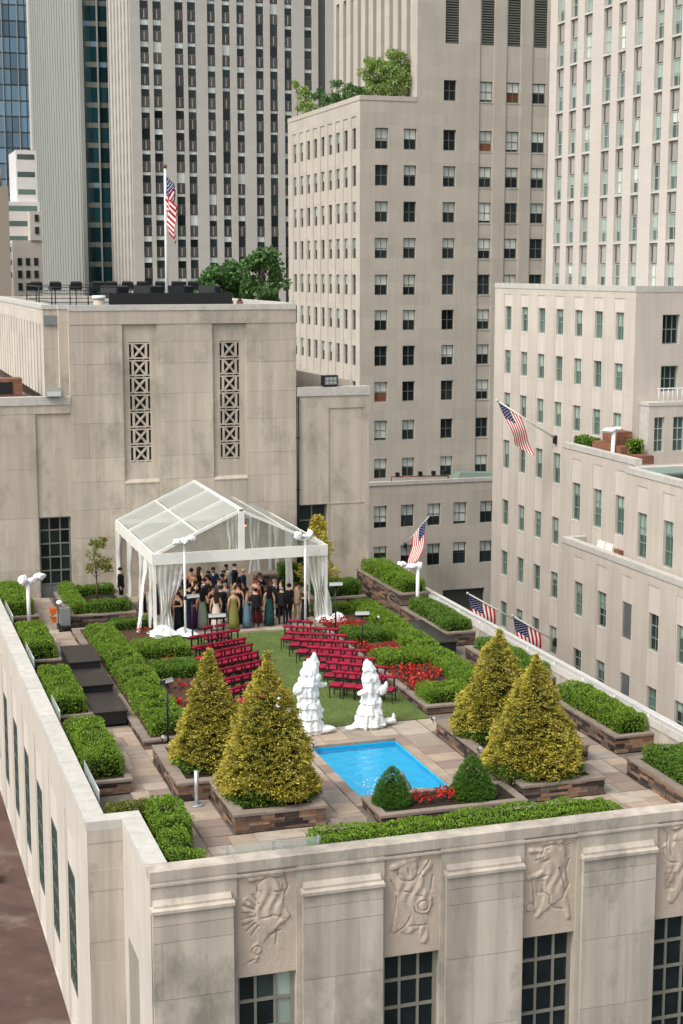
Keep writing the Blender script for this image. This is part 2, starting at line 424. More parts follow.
# facade: a wall sheet cut into cells, each cell at its own depth behind the wall plane, steps between them real
def facade(parent, name, mt, ax, c, u0, u1, z0, z1, cells, extra=None):
    """cells: (ua,ub,za,zb,depth,kind) later ones win; kind 'hole' leaves the cell open; other int = material slot"""
    us = sorted({round(v, 4) for v in [u0, u1] + [q for a in cells for q in a[:2]] if u0 - 1e-6 <= v <= u1 + 1e-6})
    zs = sorted({round(v, 4) for v in [z0, z1] + [q for a in cells for q in a[2:4]] if z0 - 1e-6 <= v <= z1 + 1e-6})
    nu, nz = len(us) - 1, len(zs) - 1
    D = [[0.0] * nz for _ in range(nu)]; K = [[0] * nz for _ in range(nu)]
    uc = np.array([(us[i] + us[i + 1]) / 2 for i in range(nu)]); zc = np.array([(zs[j] + zs[j + 1]) / 2 for j in range(nz)])
    for (ua, ub, za, zb, d, k) in cells:
        for i in np.nonzero((uc > ua) & (uc < ub))[0]:
            for j in np.nonzero((zc > za) & (zc < zb))[0]:
                D[i][j] = d; K[i][j] = k
    P = (lambda u, d, z: (u, c + d, z)) if ax == 'y' else (lambda u, d, z: (c + d, u, z))
    mb = MB()
    for i in range(nu):
        for j in range(nz):
            d = D[i][j]
            if K[i][j] != 'hole':
                q = [P(us[i], d, zs[j]), P(us[i + 1], d, zs[j]), P(us[i + 1], d, zs[j + 1]), P(us[i], d, zs[j + 1])]
                if ax == 'x': q.reverse()
                mb.face(q, K[i][j])
            k0 = K[i][j] if K[i][j] != 'hole' else 0
            if i + 1 < nu and abs(D[i + 1][j] - d) > 1e-5:
                u = us[i + 1]; e = D[i + 1][j]
                mb.face([P(u, d, zs[j]), P(u, e, zs[j]), P(u, e, zs[j + 1]), P(u, d, zs[j + 1])], 0)
            if j + 1 < nz and abs(D[i][j + 1] - d) > 1e-5:
                z = zs[j + 1]; e = D[i][j + 1]
                mb.face([P(us[i], d, z), P(us[i + 1], d, z), P(us[i + 1], e, z), P(us[i], e, z)], 0)
    return mb.build(name, mt, parent)

_wm = {}
def window(parent, ax, c, ua, ub, za, zb, fm=None, gm=None, blind=0.0, cols=1, rows=2, bm=None, fw=0.07, simple=False, name="window", sill=None):
    """c: plane of the pane; frame stands 6 cm proud of it. window > pane, blind, sill"""
    w, h = ub - ua, zb - za
    fm = fm or m_metal_grey; gm = gm or m_glass; bm = bm or m_blind
    key = (fm.name, round(w, 2), round(h, 2), cols, rows, fw)
    if key not in _wm:
        mb = MB()
        d0, d1 = -0.06, 0.03
        mb.box(0, fw, d0, d1, 0, h).box(w - fw, w, d0, d1, 0, h).box(fw, w - fw, d0, d1, 0, fw).box(fw, w - fw, d0, d1, h - fw, h)
        for k in range(1, cols):
            x = w * k / cols; mb.box(x - fw * .35, x + fw * .35, d0 + .012, d1, fw, h - fw)
        for k in range(1, rows):
            z = h * k / rows; mb.box(fw, w - fw, d0 + .006, d1, z - fw * .4, z + fw * .4)
        _wm[key] = mb.mesh(name + "_frame", fm)
    o = link(name, _wm[key], parent)
    pw = W(parent)
    if ax == 'y': o.location = Vector((ua, c, za)) - pw
    else:
        o.location = Vector((c, ub, za)) - pw; o.rotation_euler = (0, 0, R(-90))
    def sheet(nm, mt_, x0, x1, z0, z1, y):
        k = ("sheet", mt_.name)
        if k not in _wm: _wm[k] = MB().face([(0, 0, 0), (1, 0, 0), (1, 0, 1), (0, 0, 1)]).mesh(nm, mt_)
        p = link(nm, _wm[k], o); p.location = (x0, y, z0); p.scale = (x1 - x0, 1, z1 - z0)
        return p
    if not simple:
        sheet("pane", gm, fw * .5, w - fw * .5, fw * .5, h - fw * .5, 0.0)
        if blind > 0: sheet("blind", bm, fw * .6, w - fw * .6, h - fw * .6 - blind * (h - 1.2 * fw), h - fw * .6, -0.008)
    if sill is not None:
        k = ("sill", round(w, 2), sill.name)
        if k not in _wm: _wm[k] = MB().box(-.05, w + .05, -.22, .02, -.12, -.005).mesh("sill", sill)
        link("sill", _wm[k], o)
    return o

def leaf_quads(P, Nrm, size, asp=0.5, spread=0.8, droop=0.0):
    """kite-shaped leaves rooted at P growing roughly along Nrm"""
    n = len(P)
    d = Nrm + rng.normal(0, spread, (n, 3)); d[:, 2] -= droop
    d /= np.linalg.norm(d, axis=1, keepdims=True) + 1e-9
    r = rng.normal(0, 1, (n, 3)); s = np.cross(d, r); s /= np.linalg.norm(s, axis=1, keepdims=True) + 1e-9
    L = (size * rng.uniform(0.6, 1.3, n))[:, None]
    b = P - d * L * 0.25
    m = b + d * L * 0.55
    V = np.stack([b, m + s * L * asp * .5, b + d * L, m - s * L * asp * .5], 1).reshape(-1, 3)
    F = np.arange(n * 4).reshape(n, 4)
    return V, F

def bumps(P, amp, k, seed):
    r = np.random.default_rng(seed); o = np.zeros(len(P))
    for _ in range(6):
        w = r.normal(0, 1, 3); w = w / np.linalg.norm(w) * k * r.uniform(.6, 1.5)
        o += np.sin(P @ w + r.uniform(0, 6.28))
    return o / 6 * amp * 2

def hedge(label, x0, x1, y0, y1, z0, z1, m=None, dens=950, size=0.056, group=None, name="box_hedge", seed=None, rnd=0.2, amp=0.055):
    m = m or m_hedge
    seed = seed if seed is not None else int(rng.integers(1e6))
    w, l, h = x1 - x0, y1 - y0, z1 - z0
    c = np.array([(x0 + x1) / 2, (y0 + y1) / 2, (z0 + z1) / 2]); hs = np.array([w, l, h]) / 2
    fa = [(0, 1, l * h), (0, -1, l * h), (1, 1, w * h), (1, -1, w * h), (2, 1, w * l)]
    PP = []; NN = []
    for ax, sg, ar in fa:
        n = int(ar * dens)
        q = rng.uniform(-1, 1, (n, 3)) * hs; q[:, ax] = sg * hs[ax]
        PP.append(q)
    q = np.concatenate(PP)
    core = np.clip(q, -hs + rnd, hs - rnd); core[:, 2] = np.clip(q[:, 2], -hs[2], hs[2] - rnd)
    nr = q - core; ln = np.linalg.norm(nr, axis=1, keepdims=True) + 1e-9; nr /= ln
    q = core + nr * rnd
    b = bumps(q + c, amp, 7.0, seed) + bumps(q + c, amp * .6, 15.0, seed + 1)
    depth = rng.random(len(q)) ** 2 * 0.12
    q = q + nr * (b - depth)[:, None] + c
    nr[:, 2] += 0.25
    V, F = leaf_quads(q, nr, np.full(len(q), size), 0.62, 0.65)
    mb = MB()
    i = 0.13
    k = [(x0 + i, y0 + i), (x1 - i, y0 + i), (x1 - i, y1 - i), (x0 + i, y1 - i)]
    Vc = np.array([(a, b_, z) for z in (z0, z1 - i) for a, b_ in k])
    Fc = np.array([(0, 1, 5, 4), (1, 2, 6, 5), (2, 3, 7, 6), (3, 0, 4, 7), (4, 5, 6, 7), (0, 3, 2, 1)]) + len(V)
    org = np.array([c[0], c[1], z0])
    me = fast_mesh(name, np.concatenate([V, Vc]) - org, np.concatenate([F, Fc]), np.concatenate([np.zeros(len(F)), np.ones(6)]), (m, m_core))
    o = link(name, me); o.location = org
    return tag(o, label, "hedge", group)

def cone_crown(parent, base, Rr, H, mo, mi_, mg, seed, fans=112, fanlen=.27, size=0.078, prof=0.9, skirt=True, amp=0.12, core=None, gl=0.16, coreoff=.24):
    """conical conifer crown; base = local coordinates of the trunk foot"""
    def rad(t):
        return Rr * np.clip(np.where(t < 0.12, 0.86 + 1.16 * t, 1.0), 0, 1) * (1 - np.clip((t - 0.10) / 0.92, 0, 1)) ** prof
    area = math.pi * Rr * math.hypot(Rr, H) * 1.15
    nt = int(area * fans)                                   # branch tips, each carrying a flat fan of sprays
    t = 1 - np.sqrt(1 - rng.random(nt) * 0.995); t = np.where(rng.random(nt) < .1, rng.uniform(.7, 1, nt), t); th = rng.uniform(0, 2 * math.pi, nt)
    r = rad(t)
    Q = np.stack([r * np.cos(th), r * np.sin(th), t * H], 1)
    b = bumps(Q, amp, 5.0, seed) + bumps(Q, amp * .8, 11.0, seed + 1)
    rt = np.maximum(r + b * np.minimum(1, r / .5 + .25) - rng.random(nt) ** 2 * .16, 0.02)
    per = 30
    k = np.repeat(np.arange(nt), per); n = len(k)
    u = rng.random(n)                                        # 0 at the twig, 1 at the fan's rim
    ang = rng.normal(0, .55, n); fl = fanlen * (0.75 + .5 * rng.random(nt))[k] * (1 - .45 * t[k])
    out = np.stack([np.cos(th[k]), np.sin(th[k]), np.zeros(n)], 1)
    tan = np.stack([-np.sin(th[k]), np.cos(th[k]), np.zeros(n)], 1)
    roll = rng.normal(0, .5, nt)[k]
    rise = (.25 + .3 * rng.random(nt))[k]
    d = out * np.cos(ang)[:, None] + tan * np.sin(ang)[:, None]; d[:, 2] += rise + np.sin(ang) * roll - .35 * u
    d /= np.linalg.norm(d, axis=1, keepdims=True)
    root = np.stack([(rt[k] - fl * .8) * np.cos(th[k]), (rt[k] - fl * .8) * np.sin(th[k]), t[k] * H - fl * rise * .6], 1)
    Q = root + d * (fl * u)[:, None] + rng.normal(0, .012, (n, 3))
    V, F = leaf_quads(Q, d, np.full(n, size) * (1 - .3 * t[k]), 0.42, 0.25, 0.0)
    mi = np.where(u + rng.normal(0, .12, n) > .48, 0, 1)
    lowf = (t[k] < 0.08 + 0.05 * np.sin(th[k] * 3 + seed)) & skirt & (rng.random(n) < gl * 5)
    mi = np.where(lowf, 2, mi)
    # tip
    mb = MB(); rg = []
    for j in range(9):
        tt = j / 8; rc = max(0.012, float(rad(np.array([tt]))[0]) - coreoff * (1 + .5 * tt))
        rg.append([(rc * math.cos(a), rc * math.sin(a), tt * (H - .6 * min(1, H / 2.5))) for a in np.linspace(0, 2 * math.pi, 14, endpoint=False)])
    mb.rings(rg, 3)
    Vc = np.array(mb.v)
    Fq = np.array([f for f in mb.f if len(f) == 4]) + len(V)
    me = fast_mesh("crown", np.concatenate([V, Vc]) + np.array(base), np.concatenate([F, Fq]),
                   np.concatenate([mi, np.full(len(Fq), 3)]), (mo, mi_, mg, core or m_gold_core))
    return link("crown", me, parent)

def leafy_tree(label, loc, H, Rr, mo, mtr=None, dens=2600, size=0.3, trunks=1, name="tree", group=None, seed=1, zlo=0.3, clumps=16, cat="tree", rad_t=0.12):
    r = random.Random(seed); g = np.random.default_rng(seed)
    t = thing(name, label, cat, loc, 0, group)
    mb = MB(); C = []
    for k in range(trunks):
        a = 2 * math.pi * k / trunks + r.random(); ox, oy = (0, 0) if trunks == 1 else (math.cos(a) * Rr * .15, math.sin(a) * Rr * .15)
        top = (ox * 2.2 + r.uniform(-.1, .1), oy * 2.2, H * .72)
        mid = (ox * 1.4, oy * 1.4, H * .35)
        mb.path([(ox, oy, 0), mid, top], [rad_t, rad_t * .75, rad_t * .35], 7)
        for q in range(max(3, clumps // trunks)):
            tt = r.uniform(zlo, .85); a2 = r.uniform(0, 6.28); rr = Rr * r.uniform(.35, .8) * math.sqrt(max(.15, 1 - ((tt - .55) / .55) ** 2))
            e = (ox + rr * math.cos(a2), oy + rr * math.sin(a2), H * min(.93, tt + .12))
            s0 = tuple(mid[i] + (top[i] - mid[i]) * max(0, (tt - .35) / .4) if tt > .35 else mid[i] for i in range(3))
            mb.path([s0, e], [rad_t * .35, rad_t * .12], 5)
            C.append(e)
        C.append((top[0], top[1], H * .9))
    mb.build("trunk", mtr or m_bark, t, local=True)
    Ps = []; Ns = []
    per = dens // len(C)
    for c in C:
        cr = Rr * r.uniform(.26, .45)
        d = g.normal(0, 1, (per, 3)); d /= np.linalg.norm(d, axis=1, keepdims=True)
        q = np.array(c) + d * (cr * g.random(per) ** .45)[:, None] * np.array([1, 1, .75])
        Ps.append(q); Ns.append(d)
    P = np.concatenate(Ps); Nn = np.concatenate(Ns)
    V, F = leaf_quads(P, Nn, np.full(len(P), size), .55, .8, .2)
    link("crown", fast_mesh("crown", V, F, None, (mo,)), t)
    return t

# ================================================================== SETTING
GZ = -32.0
g = MB().box(-900, 1500, -300, 2500, GZ - 1, GZ).build("ground", m_asphalt); tag(g, kind="structure")

# ------------------------------------------------------------------ garden building (the near one)
GB = thing("stone_building", "limestone building in front whose roof carries the garden", "building", (14.75, 52, GZ))
XL, XN, YF, YN, XR, YB = 5.31, 6.23, 34.46, 38.26, 24.2, 71.0
# left wall
cells = []; lw = []
for k in range(8):
    yc = 41.8 + 3.75 * k
    cells.append((yc - .95, yc + .95, -6.6, -0.12, 0.025, 0))
    cells.append((yc - .78, yc + .78, -6.6, -0.55, 0.04, 1))
    cells.append((yc - .74, yc + .74, -5.2, -1.65, 0.10, 'hole')); lw.append(yc)
facade(GB, "left_wall", (m_lime_left, m_bay), 'x', XL, YN, YB, GZ, 0.72, cells)
for yc in lw: window(GB, 'x', XL + .09, yc - .74, yc + .74, -5.2, -1.65, m_frame_matt, m_glass_dim, 0.0, 3, 5)
# notch faces
facade(GB, "corner_wall", m_lime, 'y', YN, XL, XN, GZ, 0.72, [(XL, XN, 0.40, 0.72, -0.015, 0), (XL, XN, -0.9, -0.35, -0.012, 0), (XL, XN, -2.9, -2.3, 0.008, 0)])
facade(GB, "corner_return_wall", m_lime_left, 'x', XN, YF, YN, GZ, 0.72, [(36.2, 37.7, -6.2, -2.0, .35, 'hole')])
window(GB, 'x', XN + .33, 36.2, 37.7, -6.2, -2.0, m_metal_green, m_glass_t, 0, 3, 6)
# front wall: window bays open, carved panels sit above the windows
BAYS = [(8.33, 9.82), (12.08, 13.57), (15.85, 17.33), (19.65, 21.13)]
PIERS = [(6.25, 8.21), (9.94, 12.0), (13.68, 15.77), (17.45, 19.55), (21.25, 23.3)]
cells = []
for a, b in BAYS:
    cells.append((a, b, -6.4, -2.0, .34, 'hole')); cells.append((a, b, -2.0, 0.70, .06, 'hole'))
facade(GB, "front_wall", m_lime, 'y', YF, XN, XR, GZ, 0.72, cells)
MB().face([(XR, YF, GZ), (XR, YB, GZ), (XR, YB, .72), (XR, YF, .72)]).build("right_wall", m_lime, GB)
MB().box(XL + .5, XR - .4, YF + 1, YB - .1, GZ, -6.9).build("interior_mass", m_frame_dark, GB)
for q, (a, b) in enumerate(BAYS):
    w = window(GB, 'y', YF + .30, a, b, -6.4, -2.0, m_frame_near, m_glass, 0, 3, 6, simple=True, fw=.095)
    ww, hh = (b - a) / 3, 4.4 / 6
    for i in range(3):
        for j in range(6):
            pale = (q == 0 and (i == 2 or (i == 1 and j % 2 == 1) and j < 6))
            gm = m_glass_dim if pale else m_glass_near
            p = MB().face([(i * ww + .02, 0, j * hh + .02), ((i + 1) * ww - .02, 0, j * hh + .02), ((i + 1) * ww - .02, 0, (j + 1) * hh - .02), (i * ww + .02, 0, (j + 1) * hh - .02)])
            o = p.build("pane", m_blind2 if (q == 0 and i == 2) else gm, w, local=True)
# piers of dressed slabs with a stepped ledge
for q, (a, b) in enumerate(PIERS):
    YP = YF - .15
    MB().box(a + .04, b - .04, YP + .03, YF - .004, GZ, -.03).build("pier_core", m_lime, GB)
    zz_ = [(-.34, -.02, 1), (-.76, -.35, 1), (-2.2, -.77, 2), (-4.1, -2.21, 2), (-6.4, -4.11, 2), (-9.5, -6.41, 1)]
    for j, (z0, z1, n) in enumerate(zz_):
        cut = a + (b - a) * (0.12 if (q == 0 and j == 2) else (.36, .62, .48, .7, .4)[(q + j) % 5])
        for (u0, u1) in ([(a, b)] if n == 1 else [(a, cut), (cut, b)]):
            block("stone_slab", m_lime, GB, u0 + .002, u1 - .002, YP + random.uniform(-.004, .004), YP + .12, z0 + .002, z1 - .001)
    mb = MB()
    mb.hexa([(a - .03, YP - .06, -.02), (b + .03, YP - .06, -.02), (b + .03, YF - .003, -.02), (a - .03, YF - .003, -.02), (a - .03, YP - .06, .06), (b + .03, YP - .06, .06), (b + .03, YF - .003, .12), (a - .03, YF - .003, .12)])
    mb.hexa([(a + .03, YP + .05, .07), (b - .03, YP + .05, .07), (b - .03, YF - .004, .07), (a + .03, YF - .004, .07), (a + .03, YP + .05, .15), (b - .03, YP + .05, .15), (b - .03, YF - .004, .27), (a + .03, YF - .004, .27)])
    mb.build("pier_ledge", m_lime, GB)
# thin string course under the coping
MB().box(XN + .01, XR, YF - .035, YF - .004, .60, .66).build("string_course", m_lime, GB)

# carved low-relief panels: height field of soft shapes with incised lines
def capsule(U, V, a, b, r0, r1):
    ax, ay = a; bx, by = b; dx, dy = bx - ax, by - ay
    t = np.clip(((U - ax) * dx + (V - ay) * dy) / (dx * dx + dy * dy + 1e-9), 0, 1)
    return np.hypot(U - ax - t * dx, V - ay - t * dy) - (r0 + (r1 - r0) * t)
def polyd(U, V, pts):
    d = np.full(U.shape, 9.0)
    for p, q in zip(pts[:-1], pts[1:]): d = np.minimum(d, capsule(U, V, p, q, 0, 0))
    return d
def carved(x0, x1, z0, z1, shapes, lines, q):
    gr = np.random.default_rng(q + 5)
    nx, nz = 64, 112
    u = np.linspace(0, x1 - x0, nx); v = np.linspace(0, z1 - z0, nz)
    U, V = np.meshgrid(u, v)
    Hh = np.zeros(U.shape)
    for (a, b, r0, r1, h) in shapes:
        s = capsule(U, V, a, b, r0, r1)
        k = np.clip(.5 - s / .05, 0, 1); k = k * k * (3 - 2 * k)
        k2 = np.clip(-s / (max(r0, r1) + .001), 0, 1)
        Hh = np.maximum(Hh, .42 * h * (k * .6 + .4 * np.sqrt(k2)))
    for ln in lines:
        Hh -= .05 * np.exp(-(polyd(U, V, ln) / .013) ** 2)
    Hh += .012 * np.sin(U * 23 + 3 * np.sin(V * 5 + q)) * (Hh > .02) + gr.normal(0, .0025, U.shape)      # tool marks
    edge = np.clip(np.minimum(np.minimum(U, u[-1] - U), np.minimum(V, v[-1] - V)) / .04, 0, 1)
    Hh *= edge
    P = np.stack([x0 + U, YF + .06 - Hh, z0 + V], -1)
    idx = np.arange(nx * nz).reshape(nz, nx)
    F = np.stack([idx[:-1, :-1], idx[:-1, 1:], idx[1:, 1:], idx[1:, :-1]], -1).reshape(-1, 4)
    me = fast_mesh("carved_panel", P.reshape(-1, 3), F, None, (m_relief,), True)
    o = link("carved_panel", me, GB); o.location = -W(GB)
    return o
def arc(cx, cy, r, a0, a1, n=10): return [(cx + r * math.cos(R(a0 + (a1 - a0) * i / n)), cy + r * math.sin(R(a0 + (a1 - a0) * i / n))) for i in range(n + 1)]
def star_rays(cx, cy, r0, r1, a0, a1, n): return [[(cx + r0 * math.cos(R(a)), cy + r0 * math.sin(R(a))), (cx + r1 * math.cos(R(a)), cy + r1 * math.sin(R(a)))] for a in np.linspace(a0, a1, n)]
rel = [
 # bird-like figure with a fan of rays
 ([((.78, 2.3), (.92, 2.2), .26, .22, .13), ((.85, 2.0), (.75, 1.35), .33, .3, .09), ((.75, 1.3), (.6, .9), .24, .08, .07), ((1.05, 1.75), (1.25, 1.45), .12, .07, .11), ((1.25, 1.45), (.95, 1.2), .08, .06, .10), ((.5, .7), (.45, .4), .14, .05, .07), ((.25, 1.95), (.4, 1.8), .09, .05, .07), ((.2, 1.7), (.42, 1.6), .08, .05, .07), ((.2, 1.45), (.42, 1.42), .08, .05, .07), ((.35, 2.5), (1.1, 2.55), .08, .08, .15)],
  star_rays(.72, 1.55, .32, .62, 120, 235, 8) + [arc(.8, 2.22, .28, 0, 200), [(.95, 2.12), (1.05, 2.08), (1.18, 2.1)], [(.6, 1.45), (.95, 1.5), (1.2, 1.38)], [(1.0, 1.1), (.98, .75)], [(1.1, 1.1), (.85, 1.0)], arc(.5, .65, .12, 0, 330), [(.25, .35), (.45, .42)], [(1.22, 2.45), (1.3, 2.2), (1.2, 2.0)]]),
 # standing bear with a bouquet
 ([((.62, 2.3), (.68, 2.15), .27, .2, .13), ((.7, 1.9), (.65, .9), .36, .34, .08), ((.4, 1.6), (.3, .7), .1, .07, .09), ((.85, 1.8), (1.2, 1.4), .14, .08, .12), ((1.05, 1.25), (1.05, 1.2), .24, .22, .12), ((1.05, 1.0), (1.08, .35), .1, .12, .06), ((1.15, 2.3), (1.05, 2.1), .13, .07, .10), ((.25, 2.35), (.85, 2.55), .09, .1, .15)],
  [arc(.64, 2.2, .27, 160, 380), [(.62, 2.3), (.66, 2.1)], arc(1.05, 1.25, .14, 0, 350), arc(1.05, 1.25, .24, 180, 360), [(.9, 2.0), (1.12, 2.3), (1.2, 2.42)], [(.55, 1.68), (.75, 1.62)], [(.85, 1.55), (1.0, 1.5)], [(.2, 2.0), (.35, 1.7), (.3, 1.2), (.2, .6)], [(.35, .62), (.6, .8), (.7, 1.0)], [(.7, .75), (1.15, .72)], [(1.3, 2.0), (1.25, 1.6)]]),
 # rearing horse-like animal
 ([((.5, 2.15), (.85, 2.3), .12, .22, .13), ((.95, 2.2), (.95, 1.95), .24, .22, .12), ((.85, 1.75), (.9, 1.25), .32, .3, .09), ((.85, 1.1), (.6, .75), .26, .1, .08), ((.6, .75), (.4, .55), .09, .05, .08), ((1.15, 1.0), (1.3, .4), .1, .06, .09), ((.55, 1.7), (.15, 1.6), .08, .05, .10), ((.2, 1.55), (.25, .8), .05, .05, .07), ((.15, .8), (.25, .8), .14, .13, .07), ((.2, 2.35), (.5, 2.3), .07, .06, .14), ((.6, 2.5), (1.05, 2.52), .08, .08, .15)],
  [arc(.78, 2.15, .3, 40, 170), [(.35, 2.05), (.55, 2.1)], [(.62, 2.3), (.7, 2.32)], [(1.0, 1.8), (1.12, 1.45), (1.2, 1.1)], [(1.3, 2.0), (1.2, 1.7), (1.3, 1.3), (1.1, .95)], [(.55, 1.2), (.75, 1.05), (.75, .85), (.9, .7), (1.15, .65)], [(.45, 1.55), (.6, 1.6), (.65, 1.62)], [(.25, 1.55), (.32, 1.1), (.35, .6)], arc(.2, .8, .12, 0, 300)] + [[(1.15 , 2.35 - .07 * k), (1.3, 2.38 - .07 * k)] for k in range(5)] + [[(.38 + .05 * k, 1.5), (.4 + .04 * k, 1.15)] for k in range(5)]),
 ([((.6, 2.2), (.95, 2.35), .1, .24, .13), ((.8, 1.9), (.7, 1.2), .34, .32, .09), ((.75, 1.1), (.5, .5), .22, .1, .08), ((1.0, 1.2), (1.2, .5), .2, .1, .08), ((.3, 2.0), (.4, 1.5), .1, .1, .09), ((.5, 2.5), (1.1, 2.55), .07, .08, .15)],
  [arc(.6, 1.9, .38, 170, 280), [(.2, 2.5), (.35, 2.3), (.3, 2.0)]] + [[(.3 + .06 * k, 1.25), (.35 + .05 * k, .8)] for k in range(6)]),
]
for q, (a, b) in enumerate(BAYS): carved(a, b, -2.0, .70, rel[q][0], rel[q][1], q)

# parapet body and coping stones
mb = MB()
mb.box(XL + .10, XL + .49, YN + .03, YB, -.5, .718).box(XL + .03, XN + .49, YN + .02, YN + .49, -.5, .717)
mb.box(XN + .02, XN + .49, YF + .52, YN + .1, -1.0, .716).box(XN + .02, XR - .02, YF + .40, YF + .50, -.5, .715).box(XR - .48, XR - .03, YF + .3, YB, -1, .714)
mb.build("parapet", m_lime, GB)
def copings(ax, c0, c1, u0, u1, L, mt=None):
    mt = mt or m_coping
    u = u0
    while u < u1 - .01:
        e = min(u1, u + L * random.uniform(.85, 1.15))
        if u1 - e < .6: e = u1
        if ax == 'y': block("coping_stone", mt, GB, c0, c1, u + .004, e - .004, .722, .97 + random.uniform(-.003, .003))
        else: block("coping_stone", mt, GB, u + .004, e - .004, c0, c1, .722, .97 + random.uniform(-.003, .003))
        u = e
copings('y', XL - .012, XL + .52, YN - .012, YB, 1.7)
block("coping_stone", m_coping, GB, XL + .525, XN + .52, YN - .012, YN + .52, .722, .969)
copings('y', XN - .012, XN + .52, YF + .53, YN - .017, 1.6)
copings('x', YF - .012, YF + .52, XN - .012, XR + .01, 1.85, m_lime)
copings('y', XR - .52, XR + .01, YF + .53, YB, 1.9)

# lower neighbouring roof on the left, below the wall
lr = MB().box(-14, XL - .01, 20, 100, GZ, -6.62).build("low_building", m_lowroof)
tag(lr, "low red-brown flat roof below the left wall", "building")
rb = thing("roof_hatch", "small grey roof hatch on the red-brown lower roof", "roof hatch", (3.9, 54, -6.62))
MB().box(-.35, .35, -.3, .3, 0, .25).box(-.42, .42, -.37, .37, .25, .32).build("cover", m_greybox, rb, local=True)
MB().tube((-.25, .1, .32), (-.25, .1, .7), .07).build("vent_pipe", m_black, rb, local=True)

# ------------------------------------------------------------------ terrace floor with flagstones
PX0, PX1, PY0, PY1 = 13.45, 16.35, 40.15, 45.65
tf = MB().box(6.74, 13.44 - .3, 34.95, YB, -.45, -.04).box(5.82, 6.74, 38.75, YB, -.45, -.04).box(16.36 + .3, 23.7, 34.95, YB, -.45, -.04).box(13.14, 16.66, 34.95, PY0 - .3, -.45, -.04).box(13.14, 16.66, PY1 + .3, YB, -.45, -.04)
floor = tf.build("terrace_floor", m_mortar); tag(floor, kind="structure")
slabs = []
def flag_region(x0, x1, y0, y1, big=1.15):
    w, l = x1 - x0, y1 - y0
    if w < .30 or l < .30 or (w * l < .9 and random.random() < .75 and max(w, l) / min(w, l) < 2.4) or (max(w, l) < big and w * l < 1.1 and max(w, l) / min(w, l) < 2.6 and random.random() < .8) or max(w, l) < .55:
        slabs.append((x0, x1, y0, y1)); return
    f = random.uniform(.36, .64)
    if w > l * random.uniform(.8, 1.2):
        m_ = x0 + w * f; flag_region(x0, m_, y0, y1, big); flag_region(m_, x1, y0, y1, big)
    else:
        m_ = y0 + l * f; flag_region(x0, x1, y0, m_, big); flag_region(x0, x1, m_, y1, big)
for rg in ((7.25, 8.4, 38.3, 49.5), (6.8, 13.0, 35.0, 38.75), (8.45, 9.3, 38.8, 41.75), (11.95, 13.12, 38.8, 47.4), (13.16, 16.64, 45.98, 47.4), (16.68, 17.7, 38.8, 47.4), (17.75, 18.3, 46.0, 47.4),
           (18.4, 23.7, 35.0, 38.7), (20.35, 21.7, 38.75, 41.68), (21.72, 22.4, 40.18, 41.68), (21.3, 22.36, 41.7, 61.0), (7.25, 8.4, 58.0, 71.0), (11.9, 19.2, 61.68, 70.8), (8.4, 11.3, 45.6, 46.9)):
    flag_region(*rg)
slabs.sort(key=lambda s: -(s[1] - s[0]) * (s[3] - s[2]) / (s[2] ** 2))
for k, (a, b, c, d) in enumerate(slabs[:300]):
    block("flagstone", random.choice(m_flag), floor, a + .008, b - .008, c + .008, d - .008, -.05, random.uniform(-.006, .006), bev=0)
if len(slabs) > 300:
    mb = MB()
    for (a, b, c, d) in slabs[300:]: mb.box(a + .008, b - .008, c + .008, d - .008, -.05, random.uniform(-.006, .004), random.randrange(6))
    tag(mb.build("far_flagstones", m_flag, floor), kind="stuff")

# lawn
lawn = MB().box(11.9, 18.25, 47.45, 61.35, -.038, .005).build("lawn", m_lawn); tag(lawn, kind="structure")
n = 26000
P = np.stack([rng.uniform(11.95, 18.2, n), rng.uniform(47.5, 61.3, n), np.full(n, .01)], 1)
V, F = leaf_quads(P, np.tile([0, 0, 1.0], (n, 1)), np.full(n, .05), .3, .45)
tag(link("grass", fast_mesh("grass", V, F, None, (m_grass,))), "short green grass growing on the terrace lawn", "grass", kind="stuff")
kerb = thing("stone_kerb", "pale stone kerb between lawn and tent floor", "kerb", (15, 61.4, 0))
u = 11.2
while u < 19.2:
    e = min(19.2, u + random.uniform(.8, 1.2)); block("kerb_stone", random.choice(m_flag), kerb, u + .005, e - .005, 61.36, 61.66, -.03, .08); u = e

# ------------------------------------------------------------------ planters of stacked stone
def stack_wall(parent, ax, c, u0, u1, z0, z1, side, ch=.095):
    """courses of thin split stones on one face; side = direction the face looks (+1/-1)"""
    z = z0
    while z < z1 - .03:
        h = min(ch * random.uniform(.8, 1.25), z1 - z)
        if z1 - (z + h) < .04: h = z1 - z
        u = u0
        while u < u1 - .01:
            l = random.uniform(.22, .62); e = min(u1, u + l)
            if u1 - e < .15: e = u1
            p = random.uniform(.0, .035)
            a, b = sorted((c, c + side * (.03 + p)))
            a, b = (a - .06, b) if side > 0 else (a, b + .06)
            mt_ = random.choice(m_ledge)
            if ax == 'y': block("ledge_stone", mt_, parent, u + .003, e - .003, a, b, z + .003, z + h - .003)
            else: block("ledge_stone", mt_, parent, a, b, u + .003, e - .003, z + .003, z + h - .003)
            u = e
        z += h

